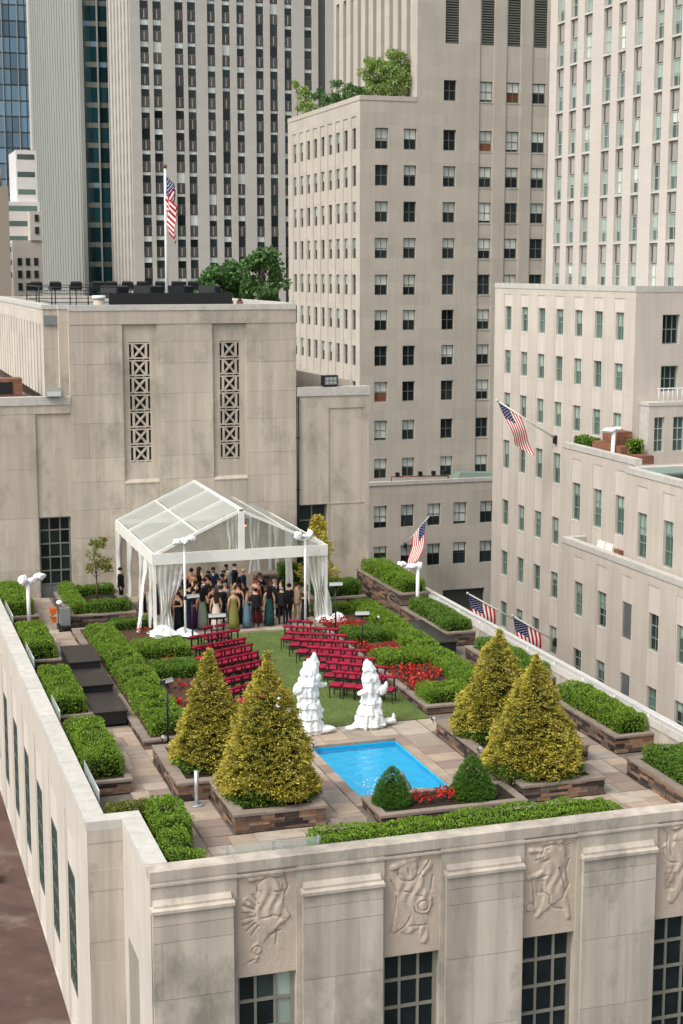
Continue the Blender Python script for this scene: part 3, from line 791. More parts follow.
def planter(label, x0, x1, y0, y1, z1, faces="fl", capw=.3, z0=0.0, soil=True, group=None):
    """faces: which outer faces carry visible stonework f=front l=left r=right"""
    p = thing("stone_planter", label, "planter", ((x0 + x1) / 2, (y0 + y1) / 2, z0), 0, group)
    ct = .07
    MB().box(x0 + .04, x1 - .04, y0 + .04, y1 - .04, z0, z1 - ct - .003).build("wall_core", m_ledge[4], p)
    if 'f' in faces: stack_wall(p, 'y', y0 + .04, x0, x1, z0, z1 - ct, -1)
    if 'l' in faces: stack_wall(p, 'x', x0 + .04, y0 + .05, y1, z0, z1 - ct, -1)
    if 'r' in faces: stack_wall(p, 'x', x1 - .04, y0 + .05, y1, z0, z1 - ct, 1)
    def caps(ax, c0, c1, u0, u1):
        u = u0
        while u < u1 - .01:
            e = min(u1, u + random.uniform(.7, 1.2))
            if u1 - e < .35: e = u1
            if ax == 'y': block("cap_stone", m_cap, p, u + .003, e - .003, c0, c1, z1 - ct, z1 + random.uniform(-.004, .004))
            else: block("cap_stone", m_cap, p, c0, c1, u + .003, e - .003, z1 - ct, z1 + random.uniform(-.004, .004))
            u = e
    caps('y', y0 - .04, y0 + capw, x0 - .04, x1 + .04); caps('y', y1 - capw, y1 + .02, x0 - .04, x1 + .04)
    caps('x', x0 - .04, x0 + capw, y0 + capw + .004, y1 - capw - .004); caps('x', x1 - capw, x1 + .04, y0 + capw + .004, y1 - capw - .004)
    if soil: MB().box(x0 + capw + .005, x1 - capw - .005, y0 + capw + .005, y1 - capw - .005, z1 - ct - .002, z1 - .03).build("soil", m_soil, p)
    return p

# cone tree planters
planter("stone planter under the near left golden conifer", 9.35, 11.9, 38.8, 41.75, .55, "fl")
planter("stone planter under the golden conifer beside the left walkway", 8.42, 11.9, 41.80, 45.55, .55, "fl")
planter("stone planter under the near right golden conifer", 17.75, 20.3, 38.75, 41.65, .5, "fl")
planter("stone planter under the rear right golden conifer", 17.75, 21.25, 41.70, 45.6, .5, "fl")
# side planters along the parapets
SIDE_L = [(43.0, 47.9, "stone planter of the left parapet hedge nearest the corner"), (50.0, 55.0, "stone planter of the second hedge along the left parapet"), (57.7, 62.3, "stone planter of the left hedge opposite the tent front"), (65.5, 70.6, "stone planter in the left rear corner by the door")]
for y0, y1, lb in SIDE_L: planter(lb, 5.86, 7.3, y0, y1, .42, "fr", .16)
SIDE_R = [(42.05, 47.3, .55, "long stone planter by the right parapet with a clipped hedge"), (49.2, 54.5, .55, "stone planter by the right parapet behind the rear right conifer"), (56.7, 61.9, .55, "low stone planter by the right parapet below the white floodlight"), (61.95, 68.0, 1.1, "tall stone planter in the right rear corner")]
for y0, y1, z, lb in SIDE_R: planter(lb, 22.4, 23.72, y0, y1, z, "fl", .18)
planter("stone planter at the right end of the front parapet", 21.75, 23.72, 35.6, 40.1, .55, "fl", .25)
# bed walls
planter("stone-edged flower bed left of the lawn", 8.4, 11.85, 46.95, 63.2, .28, "fl", .25)
planter("stone-edged flower bed right of the lawn", 18.3, 21.2, 47.9, 63.4, .28, "fl", .22)
planter("stone planter in front of the tall paned door", 8.5, 11.3, 64.6, 69.8, .5, "fl", .25)
planter("stone planter against the rear wall right of the tent", 19.4, 21.9, 65.2, 69.9, .4, "fl", .25)
planter("low planter at the near end of the pool", 13.3, 17.6, 38.2, 39.9, .3, "fl", .2)
planter("long low planter behind the front parapet", 10.5, 19.2, 35.1, 36.6, .35, "lr", .14)
planter("low planter in the left front corner of the terrace", 6.8, 7.95, 35.05, 39.9, .3, "r", .12)
block("stone_step", m_flag[5], None, 16.95, 18.1, 37.55, 38.1, 0, .16); tag(bpy.data.objects["stone_step"], "pale stone step beside the near right conifer planter", "step")
o = block("stone_step", m_cap, None, 12.0, 12.9, 37.9, 38.7, 0, .18); tag(o, "brown stone step beside the near left conifer planter", "step")

# ------------------------------------------------------------------ pool
pool = thing("garden_pool", "bright blue rectangular garden pool", "pool", ((PX0 + PX1) / 2, (PY0 + PY1) / 2, -.7))
mb = MB()
mb.box(PX0 - .29, PX0, PY0, PY1, -.75, -.085).box(PX1, PX1 + .29, PY0, PY1, -.75, -.085).box(PX0 - .29, PX1 + .29, PY0 - .29, PY0, -.75, -.085).box(PX0 - .29, PX1 + .29, PY1, PY1 + .29, -.75, -.085)
mb.build("basin_wall", m_ledge[1], pool)
mb = MB()
mb.box(PX0 - .01, PX0 + .012, PY0, PY1, -.27, -.07).box(PX1 - .012, PX1 + .01, PY0, PY1, -.27, -.07).box(PX0, PX1, PY0 - .01, PY0 + .012, -.27, -.07).box(PX0, PX1, PY1 - .012, PY1 + .01, -.27, -.07)
mb.build("painted_lining", m_poolp, pool)
MB().box(PX0, PX1, PY0, PY1, -.33, -.28).build("basin_floor", m_poolp, pool)
nx, ny = 60, 110
X_, Y_ = np.meshgrid(np.linspace(PX0 + .012, PX1 - .012, nx), np.linspace(PY0 + .012, PY1 - .012, ny))
d = np.hypot(X_ - 15.0, Y_ - 42.2)
Zw = -.13 + .006 * np.sin(d * 16) * np.exp(-d * .9) + .003 * np.sin(X_ * 9 + Y_ * 5) + .003 * np.sin(Y_ * 13 - X_ * 4)
idx = np.arange(nx * ny).reshape(ny, nx)
me = fast_mesh("water", np.stack([X_, Y_, Zw], -1).reshape(-1, 3), np.stack([idx[:-1, :-1], idx[:-1, 1:], idx[1:, 1:], idx[1:, :-1]], -1).reshape(-1, 4), None, (m_water,), True)
o = link("water", me, pool); o.location = -W(pool)
def rim(ax, c0, c1, u0, u1):
    u = u0
    while u < u1 - .01:
        e = min(u1, u + random.uniform(.6, 1.1)); e = u1 if u1 - e < .3 else e
        if ax == 'y': block("rim_stone", random.choice(m_flag), pool, u + .004, e - .004, c0, c1, -.08, .008)
        else: block("rim_stone", random.choice(m_flag), pool, c0, c1, u + .004, e - .004, -.08, .008)
        u = e
rim('y', PY1 - .02, PY1 + .3, PX0 - .3, PX1 + .3); rim('y', PY0 - .25, PY0 + .02, PX0 - .3, PX1 + .3)
rim('x', PX0 - .3, PX0 + .02, PY0 + .03, PY1 - .03); rim('x', PX1 - .02, PX1 + .3, PY0 + .03, PY1 - .03)

# ================================================================== REAR BLOCK (end wall of the terrace)
YW = 71.0
RBk = thing("stone_building", "tall limestone block at the rear with two pierced stone grilles", "building", (15, 75, GZ))
X0, X1, ZT = 9.64, 20.33, 13.38
STR = [(12.06, 13.66), (16.28, 17.90)]
GRL = [(12.32, 13.40), (16.58, 17.64)]
GZ0, GZ1 = 6.12, 11.68
cells = [(a, b, 5.3, 12.5, .05, 1) for a, b in STR] + [(a, b, GZ0, GZ1, .35, 'hole') for a, b in GRL]
facade(RBk, "front_wall", (m_rear, m_rear), 'y', YW + .06, X0, X1, GZ, 12.5, cells)
# stone panels proud of the wall, joints open
COLS = [(X0, 12.06), (13.66, 16.28), (17.90, X1)]
crs = [-1.5, .9, 2.7, 4.0, 5.3, 6.4, 8.0, 9.3, 10.7, 11.7, 12.5]
for ci, (a, b) in enumerate(COLS):
    for j in range(len(crs) - 1):
        cut = [a, b] if (j + ci) % 3 == 0 else [a, a + (b - a) * random.choice((.33, .45, .58, .67)), b]
        for u0, u1 in zip(cut[:-1], cut[1:]):
            block("stone_panel", m_rear, RBk, u0 + .004, u1 - .004, YW + random.uniform(-.006, .006), YW + .058, crs[j] + .004, crs[j + 1] - .004)
for a, b in STR:
    for z0, z1 in ((-1.5, .9), (.9, 2.7), (2.7, 4.0), (4.0, 5.15)):
        block("stone_panel", m_rear, RBk, a + .004, b - .004, YW + random.uniform(-.004, .004), YW + .057, z0 + .004, z1 - .004)
    MB().hexa([(a - .01, YW - .03, 5.15), (b + .01, YW - .03, 5.15), (b + .01, YW + .1, 5.15), (a - .01, YW + .1, 5.15), (a - .01, YW - .03, 5.2), (b + .01, YW - .03, 5.2), (b + .01, YW + .1, 5.34), (a - .01, YW + .1, 5.34)]).build("strip_sill", m_rear, RBk)
u = X0
while u < X1 - .01:
    e = min(X1, u + random.uniform(1.6, 2.2)); e = X1 if X1 - e < .8 else e
    block("frieze_stone", m_rear, RBk, u + .003, e - .003, YW - .02, YW + .06, 12.504, 13.12)
    block("coping_stone", m_coping, RBk, u + .003, e - .003, YW - .05, YW + .45, 13.125, ZT); u = e
for gi, (a, b) in enumerate(GRL):
    G = MB().box(a - .01, b + .01, YW + .40, YW + .9, GZ0, GZ1).build("grille", m_black, RBk)
    n = 7; ch = (GZ1 - GZ0) / n; w = b - a
    def cellmesh():
        mb = MB(); d0, d1 = -.05, .12
        mb.box(w * .16, w * .25, d0, d1, .09, ch - .09).box(w * .75, w * .84, d0, d1, .09, ch - .09)         # uprights
        mb.box(0, w, d0 + .01, d1, .03, .09).box(0, w, d0 + .01, d1, ch - .09, ch - .03)                   # rails
        mb.box(0, w * .06, d0 + .005, d1, 0, ch).box(w * .94, w, d0 + .005, d1, 0, ch)
        mb.box(w * .30, w * .36, d0 + .012, d1, 0, .03).box(w * .64, w * .70, d0 + .012, d1, 0, .03)
        c = (w * .5, 0.02, ch * .5)
        for sx in (-1, 1):
            for sz in (-1, 1):
                mb.beam((w * .5, .02, ch * .5), (w * .5 + sx * w * .25, .02, ch * .5 + sz * (ch * .5 - .09)), .10, .075, up=(0, 1, 0))
        mb.box(w * .44, w * .56, d0 - .01, d1, ch * .43, ch * .57)
        return mb.mesh("grille_cell", m_rear)
    cm = cellmesh()
    for j in range(n):
        o = link("grille_cell", cm, G); o.location = Vector((a, YW + .16, GZ0 + j * ch)) - W(G)
# stepped corner and fluted left side above the left wing
facade(RBk, "corner_step_wall", m_rear, 'y', YW + .30, 9.22, X0, 9.2, 13.2, [])
facade(RBk, "corner_wall", m_rear, 'y', YW + .62, 8.57, 9.22, 9.2, 13.2, [(8.57, 9.22, 10.2, 11.4, .01, 0)])
MB().face([(X0, YW, 9.2), (X0, YW + .32, 9.2), (X0, YW + .32, 13.2), (X0, YW, 13.2)]).face([(9.22, YW + .30, 9.2), (9.22, YW + .62, 9.2), (9.22, YW + .62, 13.2), (9.22, YW + .3, 13.2)]).build("corner_return", m_rear_side, RBk)
cells = []
y = 72.6
while y < 99:
    cells.append((y, y + .45, 9.2, 12.5, .22, 0)); y += 1.28
facade(RBk, "left_side_wall", m_rear_side, 'x', 8.57, YW + .62, 100, 9.2, 13.2, cells)
mb = MB().box(8.53, 9.02, YW + .58, 100, 13.2, 13.40).box(9.0, 9.26, YW + .57, YW + 1.0, 13.2, 13.39).box(9.2, X0 + .02, YW + .26, YW + .8, 13.2, 13.385)
mb.box(X1 - .45, X1 + .04, YW + .46, 100, 13.1, 13.42).build("roof_parapet", m_coping, RBk)
MB().face([(X1, YW, GZ), (X1, 100, GZ), (X1, 100, 13.1), (X1, YW, 13.1)]).build("right_side_wall", m_rear_side, RBk)
MB().box(8.6, X1 - .1, YW + .5, 99.9, 12.5, 12.92).build("roof", m_greybox, RBk)
MB().box(8.57, X1, 99.9, 100.4, GZ, 13.3).build("back_wall", m_rear_side, RBk)
# left wing with the tall door
LWg = thing("stone_building", "lower limestone wing at the rear left with a tall paned door", "building", (3, 75, GZ))
D0, D1, DZ = 8.06, 9.52, 3.74
cells = [(D0 - .02, D1 + .08, DZ, 8.5, .05, 0), (D0, D1, -.3, DZ, .35, 'hole')]
facade(LWg, "front_wall", m_rear, 'y', YW + .03, -8, X0, GZ, 8.9, cells)
for j, (z0, z1) in enumerate(((-1.2, 1.3), (1.3, 3.74), (3.74, 6.0), (6.0, 8.5))):
    for u0, u1 in ((5.9, 8.04),):
        block("stone_panel", m_rear, LWg, u0 + .004, u1 - .02, YW - .002 + random.uniform(-.004, .004), YW + .028, z0 + .004, z1 - .004)
for u0, u1 in ((4.0, 6.4), (6.4, 8.1), (8.1, X0)):
    block("frieze_stone", m_rear, LWg, u0 + .003, u1 - .003, YW - .008, YW + .027, 8.51, 8.9)
    block("coping_stone", m_coping, LWg, u0 + .003, u1 - .003, YW - .05, YW + .5, 8.905, 9.28)
MB().box(-8, 4.0, YW - .05, YW + .5, 8.6, 9.28).build("coping", m_coping, LWg)
MB().box(-8, 8.6, YW + .45, 100, 8.4, 8.75).build("roof", m_greybox, LWg)
dw = window(LWg, 'y', YW + .32, D0, D1, -.05, DZ, m_metal_grey, m_glass, 0, 3, 6, simple=True, fw=.08, name="tall_door")
for i in range(3):
    for j in range(6):
        ww, hh = (D1 - D0) / 3, (DZ + .05) / 6
        MB().face([(i * ww + .02, 0, j * hh + .02), ((i + 1) * ww - .02, 0, j * hh + .02), ((i + 1) * ww - .02, 0, (j + 1) * hh - .02), (i * ww + .02, 0, (j + 1) * hh - .02)]).build("pane", m_greybox if j == 0 else m_glass, dw, local=True)
# right wing
RWg = thing("stone_building", "lower limestone wing at the rear right behind the golden shrub", "building", (22, 75, GZ))
cells = [(20.42, 21.88, .6, 3.76, .3, 'hole'), (21.95, 23.75, 3.8, 8.4, .04, 0), (21.95, 23.75, -1, 3.75, .03, 0)]
facade(RWg, "front_wall", m_rear, 'y', YW + .02, X1 + .04, 24.0, GZ, 9.0, cells)
window(RWg, 'y', YW + .3, 20.42, 21.88, .6, 3.76, m_metal_grey, m_glass, 0, 2, 4, fw=.08)
for u0, u1 in ((X1 + .04, 22.1), (22.1, 24.03)): block("coping_stone", m_coping, RWg, u0 + .003, u1 - .003, YW - .03, YW + .5, 9.003, 9.42)
MB().face([(24.0, YW + .02, GZ), (24.0, 95, GZ), (24.0, 95, 9.0), (24.0, YW + .02, 9.0)]).build("right_side_wall", m_rear_side, RWg)
MB().box(X1 + .01, 23.98, YW + .45, 95, 8.6, 8.95).build("roof", m_blackp, RWg)
mb = MB().hexa([(21.2, 82, 8.95), (24.0, 74, 8.95), (24.0, 95, 8.95), (21.2, 95, 8.95), (21.2, 82, 9.95), (24.0, 74, 9.5), (24.0, 95, 9.6), (21.2, 95, 10.1)])
mb.build("roof_kerb", m_rear_side, RWg)
pp = MB().tube((20.39, YW - .06, 9.0), (20.39, YW - .06, .2), .055)
for z in (2, 4.5, 7): pp.box(20.31, 20.47, YW - .12, YW + .03, z, z + .06)
tag(pp.build("drainpipe", m_black), "black drainpipe in the corner beside the rear right wing", "drainpipe")
# annex behind for the trees
an = MB().box(12, 28.3, 101, 128, GZ, 8.6).build("rear_annex", m_mid); tag(an, "low building with a planted roof behind the rear block", "building")

# things on the rear roof -------------------------------------------------
def flood(name, label, cat, loc, w, h, rz=0, zstand=.6, group=None, face=None, tilt=20):
    t = thing(name, label, cat, loc, rz, group)
    MB().box(-.16, .16, -.16, .16, 0, .04).tube((0, 0, .04), (0, 0, zstand), .03).build("stand", m_black, t, local=True)
    hd = MB(); z = zstand + h * .5
    c, s_ = math.cos(R(tilt)), math.sin(R(tilt))
    def rt(p): return (p[0], p[1] * c - p[2] * s_, z + p[1] * s_ + p[2] * c)
    hd.hexa([rt(q) for q in ((-w / 2, -.12, -h / 2), (w / 2, -.12, -h / 2), (w * .38, .2, -h * .4), (-w * .38, .2, -h * .4), (-w / 2, -.12, h / 2), (w / 2, -.12, h / 2), (w * .38, .2, h * .4), (-w * .38, .2, h * .4))])
    hd.build("housing", m_blackp, t, local=True)
    ln = MB().hexa([rt(q) for q in ((-w * .44, -.15, -h * .42), (w * .44, -.15, -h * .42), (w * .44, -.118, -h * .42), (-w * .44, -.118, -h * .42), (-w * .44, -.15, h * .42), (w * .44, -.15, h * .42), (w * .44, -.118, h * .42), (-w * .44, -.118, h * .42))])
    ln.build("lens", face or m_glass, t, local=True)
    MB().tube(rt((-w / 2 - .03, .04, -h * .1)), rt((-w / 2 - .03, .04, -h * .5)), .018).tube(rt((w / 2 + .03, .04, -h * .1)), rt((w / 2 + .03, .04, -h * .5)), .018).tube(rt((-w / 2 - .03, .04, -h * .5)), rt((w / 2 + .03, .04, -h * .5)), .018).build("yoke", m_black, t, local=True)
    return t
ORD = ["first", "second", "third", "fourth", "fifth", "sixth", "seventh", "eighth", "ninth", "tenth", "eleventh", "twelfth"]
for i, x in enumerate((9.75, 10.75, 11.85, 13.05, 13.75, 14.6, 15.4, 16.4, 17.3, 18.2)):
    flood("floodlight", "small black floodlight behind the roof railing, %s from the left" % ORD[i], "floodlight", (x, 84, 12.92), .62, .42, 0, 1.0, "row of small roof floodlights", face=m_black)
for i, x in enumerate((12.35, 13.15, 14.0, 14.75, 15.6, 16.3, 17.1, 17.75)):
    flood("stage_light", "large black stage light above the roof screen, %s from the left" % ORD[i], "stage light", (x + random.uniform(-.1, .1), 76 + (i % 2) * 1.3, 12.92), .85, .55, R(random.uniform(-25, 25)), .72, "cluster of large roof stage lights", face=m_black, tilt=-10 + 30 * (i % 2))
scr = thing("roof_screen", "long black equipment screen behind the rear parapet", "screen", (15, 74, 12.92))
MB().box(11.98, 17.97, 73.95, 74.05, 13.0, 13.86).build("panel", m_blackp, scr)
mb = MB()
for x in np.linspace(12.1, 17.9, 7): mb.box(x - .04, x + .04, 74.06, 74.14, 12.92, 13.9)
mb.build("support_frame", m_black, scr)
rl = thing("roof_railing", "thin black railing on the rear block's roof", "railing", (11, 80, 12.92))
mb = MB()
for p, q in (((9.3, 74), (9.3, 84.5)), ((9.3, 74), (13.0, 74)), ((9.3, 84.5), (16, 84.5))):
    for z in (13.45, 13.85, 14.15): mb.tube((*p, z), (*q, z), .022, n=6)
mb.build("rail", m_black, rl)
for x, y in ((9.3, 74), (9.3, 79), (9.3, 84.5), (11, 74), (13, 74), (11.6, 84.5), (14, 84.5), (16, 84.5)):
    MB().tube((x, y, 12.92), (x, y, 14.16), .03, n=6).build("post", m_black, rl)
vt = thing("roof_vent", "white capped round vent on the rear roof", "vent", (11.35, 73, 12.92))
MB().tube((0, 0, 0), (0, 0, .72), .27, n=16).build("pipe", m_rear, vt, local=True)
MB().tube((0, 0, .72), (0, 0, .86), .34, .30, n=16).build("cap", m_white, vt, local=True)
for i, x in enumerate((18.6, 19.1)):
    t = thing("roof_beacon", "small brown fixture on the rear roof edge, %s of two" % ("left" if i == 0 else "right"), "roof fixture", (x, 77, 12.92))
    MB().box(-.15, .15, -.1, .1, 0, .5).build("body", m_terr, t, local=True); MB().tube((0, 0, .5), (0, 0, .62), .12, .05).build("cap", m_black, t, local=True)

# flags -------------------------------------------------------------------
def star_pts(c, ex, ey, r):
    return [tuple(c + ex * (r * (1 if k % 2 == 0 else .42) * math.sin(k * math.pi / 5)) + ey * (r * (1 if k % 2 == 0 else .42) * math.cos(k * math.pi / 5))) for k in range(10)]
def flag_cloth(parent, fn, ns=30, nt=26):
    P = [[Vector(fn(i / ns, j / nt)) for j in range(nt + 1)] for i in range(ns + 1)]
    def mi(i, j):
        s, t = (i + .5) / ns, (j + .5) / nt
        if s < .4 and t < 7 / 13: return 2
        return 0 if int(t * 13) % 2 == 0 else 1
    cl = MB().grid(P, mi).build("flag", [m_flagred, m_flagwhite, m_flagblue], parent)
    st = MB()
    for r_ in range(9):
        for c_ in range(6 if r_ % 2 == 0 else 5):
            s = .4 * ((c_ + (.5 if r_ % 2 == 0 else 1)) / 6); t = 7 / 13 * (r_ + .5) / 9
            p = Vector(fn(s, t)); ex = (Vector(fn(s + .01, t)) - p).normalized(); ey = (Vector(fn(s, t + .01)) - p).normalized(); n = ex.cross(ey).normalized()
            for sg in (-1, 1): st.face(star_pts(p + n * .012 * sg, ex, -ey, .045))
    st.build("stars", m_flagwhite, cl)["kind"] = "stuff"
    return cl
fp = thing("flagpole", "white flagpole with a hanging American flag on the rear roof", "flag", (15.58, 78, 12.92))
MB().tube((15.58, 78, 12.92), (15.58, 78, 19.95), .10, .06, n=10).build("pole", m_white, fp)
MB().ball((15.58, 78, 20.05), .12).build("finial", m_terr, fp)
def tri(u): return abs((u % 2) - 1)
def hang(s, t):
    f = 1 - tri(s * 3.2)
    return (15.60 + .44 * f * (1 - .2 * t) + .05 * math.sin(t * 7), 77.92 - .16 * s * 3.2 + .05 * math.sin(t * 9 + s * 5), 19.6 - 1.75 * t - 1.75 * s + .12 * f)
flag_cloth(fp, hang)

# lamps on wings
lf = thing("floodlight", "grey box floodlight on the rear left wing's parapet", "floodlight", (8.85, 71.0, 9.28), R(0))
MB().hexa([(-.33, -.35, .02), (.33, -.35, .02), (.33, .2, .02), (-.33, .2, .02), (-.36, -.3, .28), (.36, -.3, .28), (.33, .15, .4), (-.33, .15, .4)]).build("housing", m_greybox, lf, local=True)
MB().face([(-.31, -.362, .04), (.31, -.362, .04), (.33, -.315, .26), (-.33, -.315, .26)]).build("lens", m_lens, lf, local=True)
MB().box(-.3, .3, -.1, .1, -.0, .03).build("bracket", m_black, lf, local=True)
rf = thing("floodlight", "black box floodlight with a lamp grid on the rear right wing", "floodlight", (22.05, 71.1, 9.42), R(8))
MB().box(-.38, .38, -.1, .25, .03, .55).build("housing", m_black, rf, local=True)
MB().face([(-.33, -.106, .1), (.33, -.106, .1), (.33, -.106, .48), (-.33, -.106, .48)]).build("lens", m_greybox, rf, local=True)
mb = MB()
for i in range(3):
    for j in range(2): mb.tube((-.2 + .2 * i, -.12, .2 + .18 * j), (-.2 + .2 * i, -.108, .2 + .18 * j), .07, n=10)
mb.build("bulb", m_lens, rf, local=True)
MB().box(-.3, .3, -.05, .15, -.0, .03).build("bracket", m_black, rf, local=True)
eq = thing("roof_machine", "rusty brown machine with a green copper hood on the left wing roof", "machine", (6.7, 73.5, 8.75))
MB().box(-.9, 1.0, -.6, .6, .35, 1.25).build("casing", m_terr, eq, local=True)
MB().box(-1.2, 1.45, -.8, .7, .1, .42).build("base", m_black, eq, local=True)
MB().hexa([(-1.6, -.5, 1.2), (-.6, -.5, 1.2), (-.6, .5, 1.2), (-1.6, .5, 1.2), (-1.5, -.4, 1.8), (-.8, -.4, 1.8), (-.8, .4, 1.8), (-1.5, .4, 1.8)]).build("hood", m_copper, eq, local=True)
MB().box(-.55, .55, -.62, -.6, .55, 1.1).build("grille", m_black, eq, local=True)

# ================================================================== PLANTING
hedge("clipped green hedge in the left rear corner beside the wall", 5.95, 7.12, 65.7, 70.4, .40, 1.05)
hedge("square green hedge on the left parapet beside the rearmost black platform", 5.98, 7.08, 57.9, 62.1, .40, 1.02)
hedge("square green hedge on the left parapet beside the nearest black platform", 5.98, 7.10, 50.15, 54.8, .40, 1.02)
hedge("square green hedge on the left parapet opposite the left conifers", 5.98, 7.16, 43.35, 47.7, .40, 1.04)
hedge("rounded olive shrub inside the left notch of the parapet", 5.95, 7.3, 38.85, 39.9, .25, .95, m_hedgeol, rnd=.3)
hedge("bright green shrub of the left front corner, its rear half", 6.95, 7.95, 37.4, 39.75, .28, 1.06, rnd=.28, amp=.1)
hedge("bright green shrub of the left front corner touching the front parapet", 6.85, 7.72, 35.2, 37.3, .28, .98, rnd=.3, amp=.1)
hedge("long low hedge behind the front parapet in front of the pool", 10.65, 19.05, 35.25, 36.45, .33, .92, dens=950)
hedge("hedge block in the right front corner, cut by the picture edge", 22.0, 23.65, 35.9, 39.75, .5, 1.02, m_hedge2)
hedge("thick rectangular hedge in the long right parapet planter", 22.55, 23.66, 42.3, 46.9, .52, 1.05)
hedge("low hedge by the right parapet hidden behind the golden conifers", 22.6, 23.6, 49.5, 54.2, .52, .95, m_hedge2)
hedge("olive green hedge beside the black platform on the right", 22.55, 23.66, 56.9, 61.6, .52, 1.0, m_hedge2)
hedge("bright hedge on the tall planter in the right rear corner", 22.5, 23.68, 62.2, 67.8, 1.07, 1.62)
# comb of hedges in the left bed
hedge("near section of the hedge beside the left walkway", 8.72, 9.95, 47.3, 51.6, .24, .80, rnd=.22, amp=.1)
hedge("middle section of the hedge beside the left walkway", 8.75, 10.0, 51.65, 56.4, .24, .76, rnd=.22, amp=.1)
hedge("far section of the hedge beside the left walkway", 8.75, 9.9, 56.45, 62.2, .24, .76, rnd=.22, amp=.1)
hedge("hedge arm reaching the left chair rows", 9.95, 12.1, 57.0, 58.7, .24, .76, rnd=.22)
hedge("darker hedge arm behind the left golden conifer", 10.05, 11.85, 54.0, 55.6, .24, .70, m_hedge2, rnd=.22)
hedge("thin hedge arm at the tent's left front corner", 9.9, 11.6, 62.2, 63.0, .24, .66, m_hedge2)
# comb in the right bed
hedge("far section of the long hedge right of the chairs", 20.45, 21.45, 58.6, 63.2, .24, .74, rnd=.2)
hedge("middle section of the long hedge right of the chairs", 20.35, 21.4, 54.2, 58.55, .24, .74, rnd=.2)
hedge("near section of the long hedge right of the chairs", 20.3, 21.35, 49.4, 54.15, .24, .74, rnd=.2)
hedge("hedge arm by the tent's right corner", 18.7, 20.4, 62.3, 63.3, .24, .70)
hedge("small hedge arm behind the right chair rows", 18.5, 20.3, 57.1, 58.7, .24, .70, m_hedge2, rnd=.22)
hedge("broad hedge arm between two red flower patches", 18.45, 20.25, 53.0, 54.6, .24, .72, rnd=.22)
hedge("front hedge arm of the right bed above the pool deck", 18.4, 20.25, 48.1, 49.5, .24, .72)
hedge("hedge along the left edge of the door planter", 8.62, 9.3, 64.8, 69.6, .48, .98)
hedge("hedge along the front edge of the door planter", 9.35, 11.15, 64.75, 65.6, .48, .98, m_hedge2)
hedge("low hedge at the back of the door planter", 9.4, 11.1, 68.6, 69.6, .48, .85, m_hedge2)
hedge("dark low hedge below the golden shrub", 19.6, 21.8, 65.4, 66.8, .38, 1.0, m_hedge2)
hedge("dark hedge behind the tent's right rear leg", 18.9, 20.0, 68.9, 69.6, .0, 1.3, m_hedge2)

# golden conifers
def conifer(label, x, y, zb, Rr, H, seed):
    t = thing("conifer", label, "conifer", (x, y, zb), 0, "golden cone-shaped conifers")
    MB().path([(0, 0, 0), (.02, .01, H * .5), (0, 0, H * .93)], [.11, .08, .02], 8).build("trunk", m_bark, t, local=True)
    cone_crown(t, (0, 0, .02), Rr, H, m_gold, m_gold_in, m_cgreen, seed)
    return t
conifer("golden cone-shaped conifer beside the left walkway, the rear one", 9.75, 43.4, .52, 1.25, 3.45, 3)
conifer("tallest golden conifer, in the near left planter", 10.68, 40.3, .52, 1.5, 4.05, 8)
conifer("rear of the two golden conifers on the right", 19.12, 43.75, .47, 1.5, 3.35, 15)
conifer("near one of the two golden conifers on the right, above the green cone shrub", 18.7, 40.15, .47, 1.5, 3.42, 22)
def small_cone(label, x, y, Rr, H, seed):
    t = thing("cone_shrub", label, "shrub", (x, y, .27), 0, "green cone shrubs by the pool")
    MB().tube((0, 0, 0), (0, 0, H * .7), .05, .02).build("trunk", m_bark, t, local=True)
    cone_crown(t, (0, 0, 0), Rr, H, m_cgreen, m_hedge2, m_cgreen, seed, fans=420, fanlen=.11, size=.04, prof=.58, amp=.03, core=m_core, coreoff=.1)
small_cone("smaller green cone shrub at the pool's left near corner", 13.92, 39.1, .58, 1.08, 31)
small_cone("larger green cone shrub at the pool's right near corner", 16.28, 39.0, .68, 1.22, 32)
hedge("small green shrub at the foot of the near right conifer", 19.85, 20.5, 40.6, 41.4, .45, .95, m_hedge, rnd=.3)

def flowers(label, pts, z=.3, n=34):
    P = []; 
    for (x, y, rx, ry) in pts:
        k = int(n * rx * ry * 4)
        P.append(np.stack([x + rx * rng.uniform(-1, 1, k), y + ry * rng.uniform(-1, 1, k), np.full(k, z) + rng.uniform(.05, .2, k)], 1))
    P = np.concatenate(P)
    Pf = np.repeat(P, 6, 0) + rng.normal(0, .045, (len(P) * 6, 3)); Pf[:, 2] += .06
    Pl = np.repeat(P, 5, 0) + rng.normal(0, .07, (len(P) * 5, 3))
    V1, F1 = leaf_quads(Pf, np.tile([0, -.3, .8], (len(Pf), 1)), np.full(len(Pf), .075), .9, .5)
    V2, F2 = leaf_quads(Pl, np.tile([0, 0, .6], (len(Pl), 1)), np.full(len(Pl), .09), .6, .8)
    org = np.array([P[:, 0].mean(), P[:, 1].mean(), z])
    me = fast_mesh("red_flowers", np.concatenate([V1, V2]) - org, np.concatenate([F1, F2 + len(V1)]), np.concatenate([np.zeros(len(F1)), np.ones(len(F2))]), (m_flower, m_flowerleaf))
    o = link("red_flowers", me); o.location = org
    return tag(o, label, "flowers", "red bedding flowers", "stuff")
flowers("red flower patch nearest the pool in the right bed", [(19.0, 51.2, .55, 1.5), (19.8, 51.8, .4, .8)], .26)
flowers("red flower patch between hedge arms beside the right chairs", [(19.4, 55.7, .8, .5), (18.75, 56.2, .25, .6)], .26)
flowers("red flower patch below the tent's right corner", [(19.0, 60.3, .6, .8), (19.7, 59.8, .4, .4)], .26)
